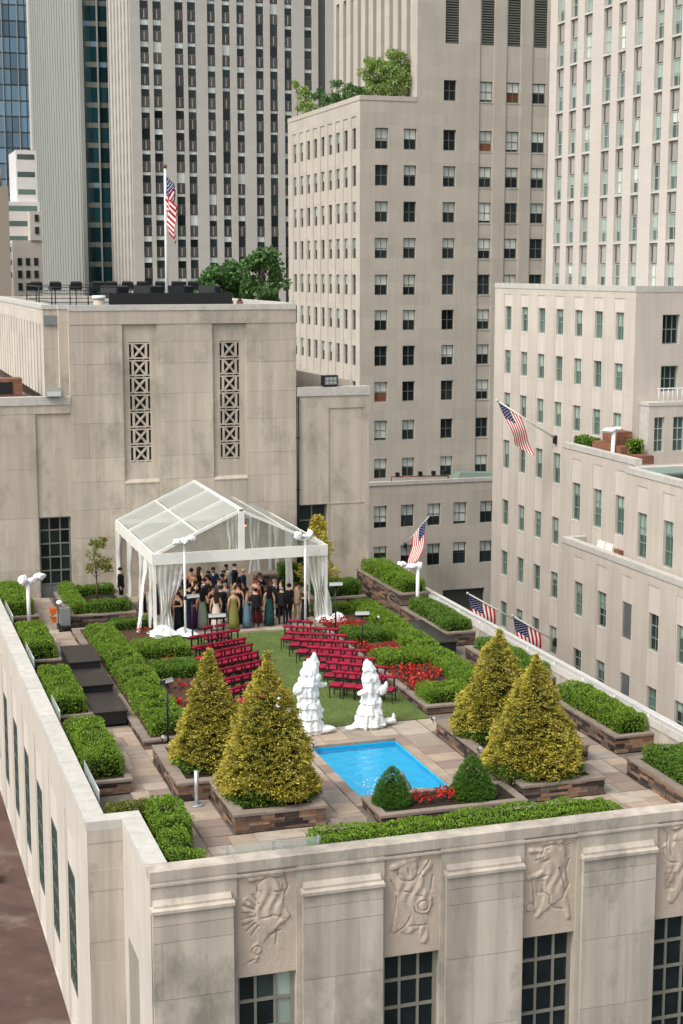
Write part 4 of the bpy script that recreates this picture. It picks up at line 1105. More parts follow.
flowers("thin line of red flowers behind the left conifer", [(10.6, 52.6, .5, .25), (10.9, 56.2, .5, .15)], .26)
flowers("red flowers beside the left lamp stand", [(10.2, 50.2, .25, .5)], .26)
flowers("red flowers between the two green cone shrubs by the pool", [(15.1, 38.95, .62, .28)], .28, 60)
flowers("tiny red flowers at the tent's left curtain", [(11.0, 61.3, .3, .2)], .26)
# mulch over beds
for a, b, c, d, nm in ((8.68, 11.58, 47.3, 62.9, "mulch"), (18.55, 20.95, 48.2, 63.1, "mulch")):
    tag(MB().box(a, b, c, d, .255, .268).build(nm, m_mulch), kind="structure")

leafy_tree("thin young tree with bronze leaves in the door planter", (10.05, 67.2, .48), 3.0, .75, m_hedgeol, dens=900, size=.13, name="young_tree", seed=4, zlo=.25, clumps=12, rad_t=.04)
t = thing("golden_shrub", "tall golden shrub against the rear wall right of the tent", "shrub", (20.55, 68.2, .38))
MB().path([(0, 0, 0), (.05, 0, 1.6), (0, 0, 3.1)], [.07, .05, .02]).build("trunk", m_bark, t, local=True)
n = 3000; hh = rng.random(n) ** 1.15; th = rng.uniform(0, 6.28, n); rr = (.8 * (1 - hh) ** .6 + .06) * np.sqrt(rng.random(n)) * (1 + .35 * np.sin(hh * 16 + th * 2))
P = np.stack([rr * np.cos(th), rr * np.sin(th), .2 + hh * 3.1], 1)
V, F = leaf_quads(P, np.stack([np.cos(th), np.sin(th), .4 * np.ones(n)], 1), np.full(n, .17), .4, .5)
link("crown", fast_mesh("crown", V, F, None, (m_gold,)), t)
# trees beyond the rear roof
for i, (x, y, h, rr) in enumerate(((25.0, 106, 5.7, 1.7), (26.2, 107.5, 5.9, 1.6), (27.0, 110, 6.2, 1.6), (27.6, 104.2, 6.9, 1.75), (23.9, 104.5, 5.6, 1.3))):
    leafy_tree("dense green tree behind the rear roof, %s" % ["second from the left", "third from the left", "fourth from the left", "tallest and rightmost", "leftmost and lowest"][i], (x, y, 8.6), h + 1.0, rr, m_leafd, dens=3200, size=.34, seed=40 + i, group="trees behind the rear roof", zlo=.15, clumps=20)

# ================================================================== TENT
TX0, TX1, TY0, TY1, TE, TR_ = 11.60, 18.95, 61.75, 70.9, 3.42, 5.12
TM = (TX0 + TX1) / 2
tent = thing("marquee_tent", "white frame tent with clear vinyl roof sheltering the guests", "tent", (TM, 66, 0))
yb = [TY0 + (TY1 - TY0) * k / 3 for k in range(4)]
for i, y in enumerate(yb):
    for x in (TX0, TX1):
        MB().box(x - .06, x + .06, y - .06, y + .06, .0, TE - .1).build("leg", m_tentbeam, tent)
    mb = MB().beam((TX0, y, TE + .02), (TM, y, TR_), .10, .12).beam((TM, y, TR_ - .003), (TX1, y, TE + .017), .10, .12)
    mb.build("rafter", m_tentbeam, tent)
MB().beam((TM, TY0 - .05, TR_ + .03), (TM, TY1, TR_ + .03), .16, .10).build("ridge_beam", m_tentbeam, tent)
for sx, x in ((-1, TX0), (1, TX1)):
    xm, zm = (x + TM) / 2, (TE + TR_) / 2
    MB().beam((xm, TY0, zm + .03), (xm, TY1, zm + .03), .12, .06).build("purlin", m_tentbeam, tent)
    MB().beam((x, TY0 - .06, TE), (x, TY1, TE), .12, .12).build("eave_beam", m_tentbeam, tent)
    # hanging valance
    P = [[(x + sx * (.07 + .012 * math.sin(i * 1.3)), TY0 - .06 + (TY1 - TY0 + .06) * i / 60, z) for z in (TE + .07, TE - .18, TE - .42 + .02 * math.sin(i * .9))] for i in range(61)]
    MB().grid(P).build("valance", m_tentbeam, tent)
    for k in range(3):
        for half in range(2):
            xa, za = (x, TE) if half == 0 else (xm, zm)
            xb, zb = (xm, zm) if half == 0 else (TM, TR_)
            G = []
            for i in range(9):
                row = []
                for j in range(9):
                    s, t = i / 8, j / 8
                    sag = .05 * math.sin(s * math.pi) * math.sin(t * math.pi) * random.uniform(.85, 1.15)
                    row.append((xa + (xb - xa) * (.03 + .94 * s), yb[k] + (yb[k + 1] - yb[k]) * (.02 + .96 * t), za + (zb - za) * (.03 + .94 * s) + .075 - sag))
                G.append(row)
            MB().grid(G).build("roof_panel", m_clear, tent)
MB().beam((TX0 - .06, TY0 - .05, TE - .15), (TX1 + .06, TY0 - .05, TE - .15), .10, .46).build("front_beam", m_tentbeam, tent)
MB().beam((TX0, TY1, TE - .05), (TX1, TY1, TE - .05), .10, .2).build("back_beam", m_tentbeam, tent)
MB().box(TM - .13, TM + .13, TY0 - .09, TY0 + .03, TE + .08, TR_ - .05).build("king_post", m_tentbeam, tent)
for a, b in ((TX0 + .1, TM - .14), (TM + .14, TX1 - .1)):
    hi = lambda x: TE + (TR_ - TE) * (1 - abs(x - TM) / (TM - TX0))
    MB().face([(a, TY0 - .02, TE + .08), (b, TY0 - .02, TE + .08), (b, TY0 - .02, hi(b) - .03), (a, TY0 - .02, hi(a) - .03)]).build("gable_panel", m_clear, tent)
def drape(p0, p1, q0, q1, waist=None, folds=5, amp=.05, n=30, m=None, name="curtain"):
    """ruffled hanging sheet from edge p0-p1 to edge q0-q1, gathered at waist (t, factor)"""
    p0, p1, q0, q1 = map(Vector, (p0, p1, q0, q1)); G = []
    ph = random.random() * 6
    for i in range(n + 1):
        t = i / n; a = p0.lerp(q0, t); b = p1.lerp(q1, t); row = []
        c = (a + b) / 2; f = 1
        if waist:
            wt, wf = waist; k = math.exp(-((t - wt) / .22) ** 2); f = 1 - (1 - wf) * k
        side = (b - a); nrm = side.cross(Vector((0, 0, 1)))
        nrm = nrm.normalized() if nrm.length > 1e-4 else Vector((0, 1, 0))
        for j in range(25):
            s = j / 24
            row.append(c + side * (s - .5) * f + nrm * (amp * math.sin(s * folds * 6.28 + ph + t * 1.5) + .03 * math.sin(t * 11 + s * 5)))
        G.append(row)
    return MB().grid(G).build(name, m or m_clear2, tent)
# left side: gathered strips at each leg
for i, y in enumerate((62.1, 64.3, 67.0, 69.9)):
    drape((TX0 - .02, y, 3.05), (TX0 - .02, y + .55, 3.05), (TX0 - .15, y - .1, .35 + .3 * (i % 2)), (TX0 - .1, y + .4, .3 + .3 * (i % 2)), (.55, .45), 3, .05)
drape((TX0 - .05, 63.2, 3.0), (TX0 - .02, 63.7, 3.0), (TX0 - .75, 61.7, .25), (TX0 - .65, 61.8, .2), (.75, .3), 2, .05)
# front left: drawn curtain swept to the corner leg
drape((TX0 + .1, TY0, 3.02), (TX0 + 1.3, TY0 + .02, 3.02), (TX0 + .15, TY0 - .05, .15), (TX0 + .75, TY0, .1), (.62, .32), 5, .06)
drape((TX0 + .05, TY0 + .1, 3.0), (TX0 + .45, TY0 + .1, 3.0), (TX0 + .2, TY0 - .1, .1), (TX0 + .65, TY0 - .1, .05), (.5, .7), 3, .05)
drape((TX1 - 1.0, TY0, 3.02), (TX1 - .1, TY0, 3.02), (TX1 - .45, TY0, .1), (TX1 + .15, TY0 - .1, .1), (.5, .5), 4, .06)
drape((TX1 - .05, TY0 + .2, 3.0), (TX1 - .02, TY0 + 1.2, 3.0), (TX1 + .3, TY0 - .1, .05), (TX1 + .25, TY0 + .3, .05), (.5, .6), 3, .05)
for i, y in enumerate((64.4, 67.2, 69.6)):
    drape((TX1 + .02, y, 3.05), (TX1 + .02, y + .6, 3.05), (TX1 + .05, y, .3), (TX1 + .1, y + .5, .3), (.55, .45), 3, .05)
drape((16.6, 69.9, 3.9), (17.15, 69.9, 3.8), (16.55, 69.8, 1.6), (17.3, 69.8, 1.6), (.7, .6), 3, .06)
drape((17.7, 69.9, 3.6), (18.2, 69.9, 3.5), (17.6, 69.8, .8), (18.3, 69.8, .8), (.6, .5), 3, .06)
def clothpile(label, x, y, r, h, seed):
    P = []
    g_ = random.Random(seed)
    ph = [g_.random() * 6 for _ in range(6)]
    for i in range(8):
        row = []
        for j in range(29):
            a = 2 * math.pi * j / 28; f = i / 7
            rr = r * f * (1 + .18 * math.sin(3 * a + ph[0]) + .1 * math.sin(7 * a + ph[1]))
            z = h * (1 - f ** 2) * (1 + .3 * math.sin(5 * a + ph[2] + f * 5)) + .03 * math.sin(9 * a + f * 8 + ph[3]) * (1 - f) + .012
            row.append((rr * math.cos(a), rr * math.sin(a), max(.01, z)))
        P.append(row)
    o = MB().grid(P).build("fabric_pile", m_wrap); o.location = (x, y, 0)
    return tag(o, label, "fabric")
clothpile("white fabric heap at the foot of the tent's left front leg", 11.75, 61.05, .62, .30, 3).location.z = .26
clothpile("white fabric heap at the foot of the left white lamp pole", 12.75, 61.5, .55, .22, 5).location.z = .09
clothpile("white fabric heap at the tent's right front leg", 18.85, 61.7, .6, .3, 7).location.z = .09
clothpile("white fabric heap beside the red flowers at the right", 19.3, 61.3, .4, .28, 9).location.z = .27
for i, (x, y, z) in enumerate(((15.5, 66.0, 4.1), (16.5, 66.0, 3.75))):
    t = thing("pendant_lamp", "small orange glowing lamp under the tent roof, %s one" % ("left" if i == 0 else "right"), "lamp", (x, y, z))
    MB().tube((0, 0, .1), (0, 0, .75), .012, n=5).build("cord", m_black, t, local=True)
    MB().tube((0, 0, .06), (0, 0, .16), .12, .05, n=10).build("shade", m_black, t, local=True)
    MB().ball((0, 0, .03), .085).build("bulb", m_bulbm, t, local=True)
# pier at the back of the tent
pr_ = thing("stone_pier", "squat brown stone pier at the back of the tent", "pier", (18.0, 68.3, 0))
MB().box(17.5, 18.5, 68.0, 68.6, 0, 1.05).build("wall_core", m_ledge[3], pr_); stack_wall(pr_, 'y', 68.0, 17.5, 18.5, 0, 1.05, -1, .12)
MB().box(17.45, 18.55, 67.9, 68.65, 1.055, 1.14).build("cap_stone", m_cap, pr_)

# ================================================================== WRAPPED FLOODLIGHTS, LAMP STANDS
def lump(mb, c, r, sc, seed):
    g_ = random.Random(seed); ph = [g_.random() * 6 for _ in range(4)]; rg = []
    for j in range(11):
        phi = math.pi * (j + .1) / 10.2 - math.pi / 2; row = []
        for k in range(14):
            a = 2 * math.pi * k / 14
            f = 1 + .12 * math.sin(3 * a + ph[0] + 2 * phi) + .09 * math.sin(5 * a - 4 * phi + ph[1])
            row.append((c[0] + r * f * sc[0] * math.cos(phi) * math.cos(a), c[1] + r * f * sc[1] * math.cos(phi) * math.sin(a), c[2] + r * sc[2] * math.sin(phi) * f))
        rg.append(row)
    mb.rings(rg)
def crumple(o, k=.05):
    sb = o.modifiers.new("s", 'SUBSURF'); sb.levels = 1; sb.render_levels = 1
    tx = bpy.data.textures.new("crumple", 'CLOUDS'); tx.noise_scale = .09; tx.noise_depth = 3
    dp = o.modifiers.new("crumple", 'DISPLACE'); dp.texture = tx; dp.strength = k * 3; dp.texture_coords = 'LOCAL'
def wrapped(label, x, y, z0, z1, heads, pr=.05):
    t = thing("wrapped_floodlight", label, "floodlight", (x, y, z0))
    MB().tube((0, 0, 0), (0, 0, z1 - z0), pr, n=10).build("pole", m_white, t, local=True)
    hx = [h[0] for h in heads]
    MB().tube((min(hx) * .9, 0, z1 - z0 - .02), (max(hx) * .9, 0, z1 - z0 + .02), .035, n=8).build("crossbar", m_white, t, local=True)
    for i, (dx, dy, dz, r, sc) in enumerate(heads):
        mb = MB(); lump(mb, (dx, dy, z1 - z0 + dz), r, sc, i * 7 + int(x * 10)); crumple(mb.build("wrapped_head", m_wrap, t, local=True))
    return t
wrapped("white wrapped twin floodlight at the left rear parapet", 6.82, 64.9, .0, 2.05, [(-.2, -.05, .05, .20, (1, 1, 1)), (.15, -.05, .02, .15, (1.2, .9, .8)), (.48, 0, .16, .19, (1.4, .8, .8))], .08)
wrapped("white wrapped floodlight on the pole at the tent's left front corner", 12.75, 61.2, .0, 3.95, [(-.3, -.1, .1, .17, (1.2, 1, .8)), (.0, -.1, .12, .17, (1, 1, .9)), (.27, -.05, .2, .17, (1.3, 1, .8))])
wrapped("white wrapped floodlight on the pole at the tent's right front corner", 17.88, 61.2, .0, 3.98, [(-.33, -.1, .06, .17, (1, 1, 1.1)), (-.05, 0, .02, .1, (1.4, .8, .7)), (.18, -.1, .1, .17, (.9, 1, 1.2))])
wrapped("white wrapped floodlight beside the right parapet hedges", 23.05, 61.6, .0, 2.35, [(-.3, 0, .0, .2, (1.8, .8, .6)), (-.72, 0, .14, .14, (1.5, 1, .7)), (.08, 0, .0, .17, (.8, .8, 1.0))], .08)
def lamp_stand(label, x, y, z0, h, rz, w=.62):
    t = thing("lamp_stand", label, "lamp stand", (x, y, z0), rz)
    MB().tube((0, 0, 0), (0, 0, h), .035, n=8).box(-.18, .18, -.18, .18, 0, .03).build("pole", m_black, t, local=True)
    MB().hexa([(-w / 2, -.12, h - .02), (w / 2, -.12, h - .02), (w / 2, .14, h - .12), (-w / 2, .14, h - .12), (-w / 2, -.1, h + .12), (w / 2, -.1, h + .12), (w / 2, .14, h + .03), (-w / 2, .14, h + .03)]).build("housing", m_black, t, local=True)
    MB().hexa([(-w * .46, -.14, h + .0), (w * .46, -.14, h + .0), (w * .46, -.12, h + .0), (-w * .46, -.12, h + .0), (-w * .46, -.09, h + .14), (w * .46, -.09, h + .14), (w * .46, .1, h + .055), (-w * .46, .1, h + .055)]).build("reflector", m_lens, t, local=True)
    MB().tube((-w * .3, 0, h - .1), (w * .3, 0, h - .1), .02).build("bracket", m_black, t, local=True)
lamp_stand("black lamp stand with pale square head beside the left golden conifer", 9.15, 46.9, .0, 2.15, R(30), .34)
lamp_stand("black lamp stand with a wide head at the right chairs", 18.62, 55.9, .0, 1.75, R(-12), .6)
lamp_stand("black lamp stand with a wide head at the tent's right front leg", 18.45, 58.8, .0, 2.35, R(-6), .6)
lamp_stand("black lamp stand with a wide head among the left chairs", 13.55, 58.95, .0, 1.35, R(-6), .75)
lamp_stand("black lamp stand with a wide head at the tent's left front pole", 13.0, 61.0, .0, 1.75, R(12), .6)
# little garden spots
for i, (x, y, z, lb) in enumerate(((8.75, 45.75, .55, "by the left conifer planter wall"), (17.75, 45.9, .3, "at the rear right planter corner"), (13.55, 45.5, .0, "at the pool's far left corner"), (17.7, 41.9, .5, "on the right planter wall above the green cone shrub"), (20.3, 58.9, .7, "among the right hedges"), (15.75, 39.5, .3, "behind the red flowers by the pool"))):
    t = thing("garden_spotlight", "small black garden spotlight " + lb, "spotlight", (x, y, z))
    MB().tube((0, 0, 0), (0, 0, .12), .015, n=6).build("stake", m_black, t, local=True)
    MB().tube((0, .06, .12), (0, -.08, .2), .05, .07, n=10).build("head", m_black, t, local=True)
    MB().tube((0, -.08, .2), (0, -.085, .203), .06, n=10).build("lens", m_lens, t, local=True)
bo = thing("steel_bollard", "slim steel post on a round base beside the left conifers", "post", (8.87, 41.4, .006))
MB().tube((0, 0, .02), (0, 0, 1.0), .065, n=14).build("post", m_steel, bo, local=True)
MB().tube((0, 0, 0), (0, 0, .025), .22, n=20).build("base_plate", m_steel, bo, local=True)

# ================================================================== LEFT WALKWAY PLATFORMS, CART
for i, (x0, x1, y0, y1, z, lb) in enumerate(((7.25, 8.38, 49.75, 52.25, .5, "nearest"), (7.22, 8.38, 52.55, 54.95, .68, "middle"), (7.2, 8.38, 55.25, 57.9, .86, "rearmost"))):
    t = thing("black_platform", "%s of the three stepped black platforms on the left walkway" % lb, "platform", ((x0 + x1) / 2, (y0 + y1) / 2, 0), 0, "black walkway platforms")
    MB().box(x0, x1, y0, y1, z - .05, z).build("deck", m_glossblack, t)
    MB().box(x0 + .04, x1 - .04, y0 + .03, y1 - .03, .05, z - .053).build("skirt", m_blackp, t)
    for a in (x0 + .08, x1 - .08):
        for b in (y0 + .08, y1 - .08): MB().box(a - .03, a + .03, b - .03, b + .03, 0, .05).build("leg", m_black, t)
t = thing("black_platform", "black platform on the right walkway beside the olive hedge", "platform", (21.8, 57.2, 0), 0, "black walkway platforms")
MB().box(21.3, 22.35, 55.2, 59.2, .5, .56).build("deck", m_glossblack, t)
MB().box(21.34, 22.3, 55.24, 59.16, .05, .497).build("skirt", m_blackp, t)
for a in (21.4, 22.25):
    for b in (55.3, 59.1): MB().box(a - .03, a + .03, b - .03, b + .03, 0, .05).build("leg", m_black, t)
ct = thing("equipment_cart", "orange and black equipment cart near the tall door", "cart", (7.95, 64.2, 0))
MB().box(-.02, .62, -.35, .35, .12, .22).build("deck", m_black, ct, local=True)
MB().box(.1, .5, -.1, .3, .22, .95).build("machine_body", m_greybox, ct, local=True)
MB().box(-.3, -.04, .1, .45, .68, .92).box(-.22, -.04, .2, .42, .3, .5).tube((-.28, .3, .5), (-.1, .3, .7), .03).build("orange_case", m_orangep, ct, local=True)
MB().path([(.05, .35, .2), (.05, .4, 1.1), (.55, .4, 1.1), (.55, .35, .2)], .02).build("handle", m_black, ct, local=True)
for a in (.02, .58):
    for b in (-.28, .28): MB().tube((a - .03, b, .09), (a + .03, b, .09), .09, n=12).build("wheel", m_black, ct, local=True)
lump_mb = MB(); lump(lump_mb, (.1, .2, 1.15), .13, (1, 1, .7), 5); lump_mb.build("white_rag", m_wrap, ct, local=True)
tag(MB().tube((8.2, 58.35, .1), (8.6, 58.25, .1), .09, n=12).tube((8.6, 58.25, .1), (8.68, 58.23, .1), .09, .03, n=12).build("red_canister", m_red), "small red canister lying at the end of the black platforms", "canister")
bpy.data.objects["red_canister"].location.z = .0
# glass screens along the left parapet and the front
for i, (y0, y1) in enumerate(((39.95, 42.7), (47.9, 50.0), (54.9, 57.6), (62.2, 65.3))):
    t = thing("glass_screen", "narrow glass screen on the left parapet, %s from the front corner" % ORD[i], "screen", (5.92, (y0 + y1) / 2, .42), 0, "glass screens between the left hedges")
    MB().box(5.9, 5.915, y0, y1, .42, 1.18).build("pane", m_glassrail, t)
    MB().tube((5.908, y0, 1.19), (5.908, y1, 1.19), .018, n=6).build("rail", m_steel, t)
    for y in (y0 + .05, y1 - .05): MB().box(5.895, 5.92, y - .02, y + .02, 0, 1.19).build("post", m_steel, t)
t = thing("glass_screen", "low glass screen on the front parapet left of the long hedge", "screen", (9.4, 35.1, 0))
MB().box(8.2, 10.6, 35.06, 35.075, .0, 1.16).build("pane", m_glassrail, t)
for x in (8.25, 9.4, 10.55): MB().box(x - .02, x + .02, 35.05, 35.085, 0, 1.18).build("post", m_steel, t)
t = thing("parapet_railing", "thin metal railing inside the right parapet", "railing", (23.75, 53, 0))
MB().tube((23.7, 35, 1.12), (23.7, 70, 1.12), .025).tube((23.7, 35, .85), (23.7, 70, .85), .02).build("rail", m_steel, t)
for y in np.arange(35.5, 70, 2.3): MB().tube((23.7, y, 0), (23.7, y, 1.12), .022, n=6).build("post", m_steel, t)

# ================================================================== WHITE DRAPED STATUES
def statue(label, x, y, prof, extra, seed):
    mb = MB(); rg = []
    zz0 = np.linspace(0, prof[-1][0], 110); pa = np.array(prof)
    for (z, cx, rx) in zip(zz0, np.interp(zz0, pa[:, 0], pa[:, 1]), np.interp(zz0, pa[:, 0], pa[:, 2]) * (1.08 - .2 * ((zz0 * 2.7 + seed * .3) % 1))):
        rg.append([(cx + rx * (1 + .09 * math.sin(7 * a + 2.2 * z + seed) + .05 * math.sin(13 * a - 3 * z)) * math.cos(a), rx * .8 * (1 + .09 * math.sin(7 * a + 2.2 * z + seed) + .05 * math.sin(13 * a - 3 * z)) * math.sin(a), z) for a in np.linspace(0, 2 * math.pi, 60, endpoint=False)])
    mb.rings(rg)
    for c, r, sc in extra: mb.ball(c, r, sc=sc, n=14, k=9)
    g_ = random.Random(seed)
    for k in range(22):                                    # ruffles
        z = g_.uniform(.15, prof[-1][0] - .25)
        j = max(i for i in range(len(prof)) if prof[i][0] <= z)
        f = (z - prof[j][0]) / max(.01, prof[min(j + 1, len(prof) - 1)][0] - prof[j][0])
        cx = prof[j][1] + f * (prof[min(j + 1, len(prof) - 1)][1] - prof[j][1]); rx = prof[j][2] + f * (prof[min(j + 1, len(prof) - 1)][2] - prof[j][2])
        a = g_.uniform(0, 6.28)
        mb.ball((cx + rx * math.cos(a), rx * .8 * math.sin(a), z), g_.uniform(.05, .085), sc=(1, 1, g_.uniform(1.5, 3.2)), n=10, k=6)
    o = mb.build("draped_statue", m_wrap); o.location = (x, y, 0)
    rm = o.modifiers.new("fuse", 'REMESH'); rm.mode = 'VOXEL'; rm.voxel_size = .018; rm.use_smooth_shade = True
    tx = bpy.data.textures.new("crumple", 'CLOUDS'); tx.noise_scale = .14; tx.noise_depth = 2
    dp = o.modifiers.new("crumple", 'DISPLACE'); dp.texture = tx; dp.strength = .06; dp.texture_coords = 'LOCAL'
    return tag(o, label, "statue", "white draped statues by the pool")
statue("taller white draped statue at the pool's left far corner", 13.86, 47.0,
       [(0, 0, .42), (.1, .02, .45), (.45, 0, .40), (.9, -.02, .37), (1.25, -.05, .31), (1.5, -.08, .36), (1.7, -.02, .36), (1.95, .0, .27), (2.2, .07, .24), (2.4, .12, .17), (2.62, .16, .09), (2.7, .16, .02)],
       [((.45, -.1, .12), .26, (1.6, .8, .5)), ((.42, 0, 1.6), .13, (1.5, .8, .7)), ((-.42, 0, 1.5), .17, (.9, .9, 1.1)), ((.22, -.1, 1.9), .16, (1, 1, 1)), ((-.15, 0, 2.05), .17, (1, 1, 1)), ((.38, 0, .75), .1, (1.2, 1, .8)), ((-.05, 0, 2.3), .13, (1, 1, 1))], 2)
statue("shorter white draped statue at the pool's right far corner", 15.98, 47.1,
       [(0, 0, .5), (.1, 0, .52), (.3, 0, .45), (.7, 0, .36), (1.0, .02, .27), (1.25, .05, .27), (1.5, .03, .25), (1.75, .0, .26), (1.98, -.04, .2), (2.18, -.1, .15), (2.3, -.12, .05)],
       [((.68, 0, .14), .16, (1.5, .9, .7)), ((.82, 0, .27), .09, (.8, .8, 1.4)), ((-.65, -.1, .06), .14, (1.8, 1, .6)), ((.38, -.1, 1.25), .17, (1, .9, 1)), ((.52, -.1, 1.42), .08, (.8, .8, 1.5)), ((-.3, -.1, 1.2), .15, (1.2, .9, .8)), ((-.28, 0, .5), .14, (1, 1, 1.2))], 6)
# bouquet at the left statue
bq = thing("flower_arrangement", "white and pink flower stems left of the taller statue", "flowers", (13.1, 47.5, 0))
mb = MB(); mf = MB()
for k in range(7):
    a = k * .9; e = (.22 * math.cos(a), .2 * math.sin(a), .75 + .14 * (k % 3)); mb.tube((0, 0, 0), e, .012, n=5); mf.ball(e, .09, m=k % 2, n=8, k=5)
mb.build("stem", m_cgreen, bq, local=True); mf.build("blossom", [m_wrap, m_red], bq, local=True)
# fountain figure at the near end of the pool
fo = thing("fountain_figure", "small grey fountain figure on a stone slab at the pool's near end", "fountain", (14.75, 40.45, -.2))
MB().box(-.05, .75, -.45, .35, .0, .22).build("slab", m_flag[0], fo, local=True)
rg = [[(.0 + dx + r_ * math.cos(a), r_ * .8 * math.sin(a), z) for a in np.linspace(0, 6.28, 10, endpoint=False)] for z, r_, dx in ((.22, .16, .1), (.4, .17, .08), (.55, .12, .05), (.66, .08, .0), (.74, .1, -.04), (.84, .06, -.06), (.9, .02, -.06))]
MB().rings(rg).build("figure", m_greybox, fo, local=True)
jets = MB()
for k in range(60):
    a = random.uniform(0, 6.28); rr = random.uniform(.1, .75); jets.ball((rr * math.cos(a) - .2, rr * math.sin(a) + 1.0, .02 + random.random() ** 2 * .25), random.uniform(.012, .03), n=6, k=4)
jets.build("spray_drops", m_wrap, fo, local=True)

# ================================================================== CHAIRS
def make_chair():
    t = thing("padded_chair", "x", "chair")
    w = .22
    def pad(x0, x1, y0, y1, z0, z1, b, nm):
        rg = []
        for z, i in ((z0, b), (z0 + b, 0), (z1 - b, 0), (z1, b)):
            rg.append([(x0 + i + b, y0 + i, z), (x1 - i - b, y0 + i, z), (x1 - i, y0 + i + b, z), (x1 - i, y1 - i - b, z), (x1 - i - b, y1 - i, z), (x0 + i + b, y1 - i, z), (x0 + i, y1 - i - b, z), (x0 + i, y0 + i + b, z)])
        return MB().rings(rg).build(nm, m_red, t, local=True)
    pad(-w, w, -.23, .21, .42, .51, .025, "seat")
    pad(-.245, .245, .20, .285, .80, .91, .03, "backrest")
    for sx in (-1, 1):
        MB().box(sx * .2 - .016, sx * .2 + .016, -.2, -.168, 0, .43).build("leg", m_black, t, local=True)
        MB().hexa([(sx * .2 - .016, .24, 0), (sx * .2 + .016, .24, 0), (sx * .2 + .016, .275, 0), (sx * .2 - .016, .275, 0), (sx * .2 - .016, .2, .45), (sx * .2 + .016, .2, .45), (sx * .2 + .016, .235, .45), (sx * .2 - .016, .235, .45)]).build("leg", m_black, t, local=True)
        MB().box(sx * .15 - .03, sx * .15 + .03, .215, .245, .45, .82).build("back_post", m_black, t, local=True)
    MB().box(-.2, .2, -.19, -.17, .38, .42).box(-.2, .2, .205, .23, .38, .42).box(-.21, -.19, -.18, .22, .385, .415).box(.19, .21, -.18, .22, .385, .415).build("seat_frame", m_black, t, local=True)
    MB().box(-.19, .19, .225, .24, .2, .225).build("stretcher", m_black, t, local=True)
    return t
chair0 = make_chair(); used = [False]
def put_chair(x, y, a, label, group):
    if used[0]: o = copy_tree(chair0)
    else: o = chair0; used[0] = True
    o.location = (x, y, .006); o.rotation_euler = (0, 0, a); o["label"] = label; o["group"] = group
RW = [((15.96, 51.17), (17.85, 49.75), 5), ((16.14, 52.5), (17.97, 51.1), 5), ((16.15, 53.75), (18.0, 52.35), 5), ((16.13, 54.95), (18.06, 53.65), 5), ((16.14, 56.2), (18.15, 55.0), 5), ((16.18, 57.35), (18.14, 56.2), 5), ((16.15, 58.5), (18.15, 57.3), 5), ((16.6, 59.48), (17.55, 58.85), 2)]
LW_ = [((13.0, 59.2), (14.06, 59.5), 2), ((12.2, 57.75), (14.33, 58.42), 5), ((12.0, 56.1), (14.28, 57.0), 5), ((12.1, 55.05), (14.28, 55.97), 5), ((12.1, 53.8), (14.2, 54.78), 5), ((12.0, 52.5), (13.95, 53.45), 5), ((12.0, 51.25), (13.85, 52.1), 5), ((12.0, 50.0), (13.7, 50.8), 4)]
for side, rows in (("right", RW), ("left", LW_[::-1])):
    for ri, (p, q, n) in enumerate(rows):
        p, q = Vector(p), Vector(q); d = (q - p).normalized(); L_ = (q - p).length; a = math.atan2(d.y, d.x)
        for k in range(n):
            c = p + d * (L_ * (k + .5) / n)
            nrm = Vector((d.y, -d.x))                        # faces the pool
            c = c + nrm * .22
            kk = k if side == "right" else n - 1 - k
            put_chair(c.x + random.uniform(-.015, .015), c.y + random.uniform(-.015, .015), a + R(random.uniform(-2, 2)),
                      "red padded chair, %s from the aisle in the %s row of the %s block" % (ORD[kk], (ORD[ri] if ri else "front"), side), "red ceremony chairs")

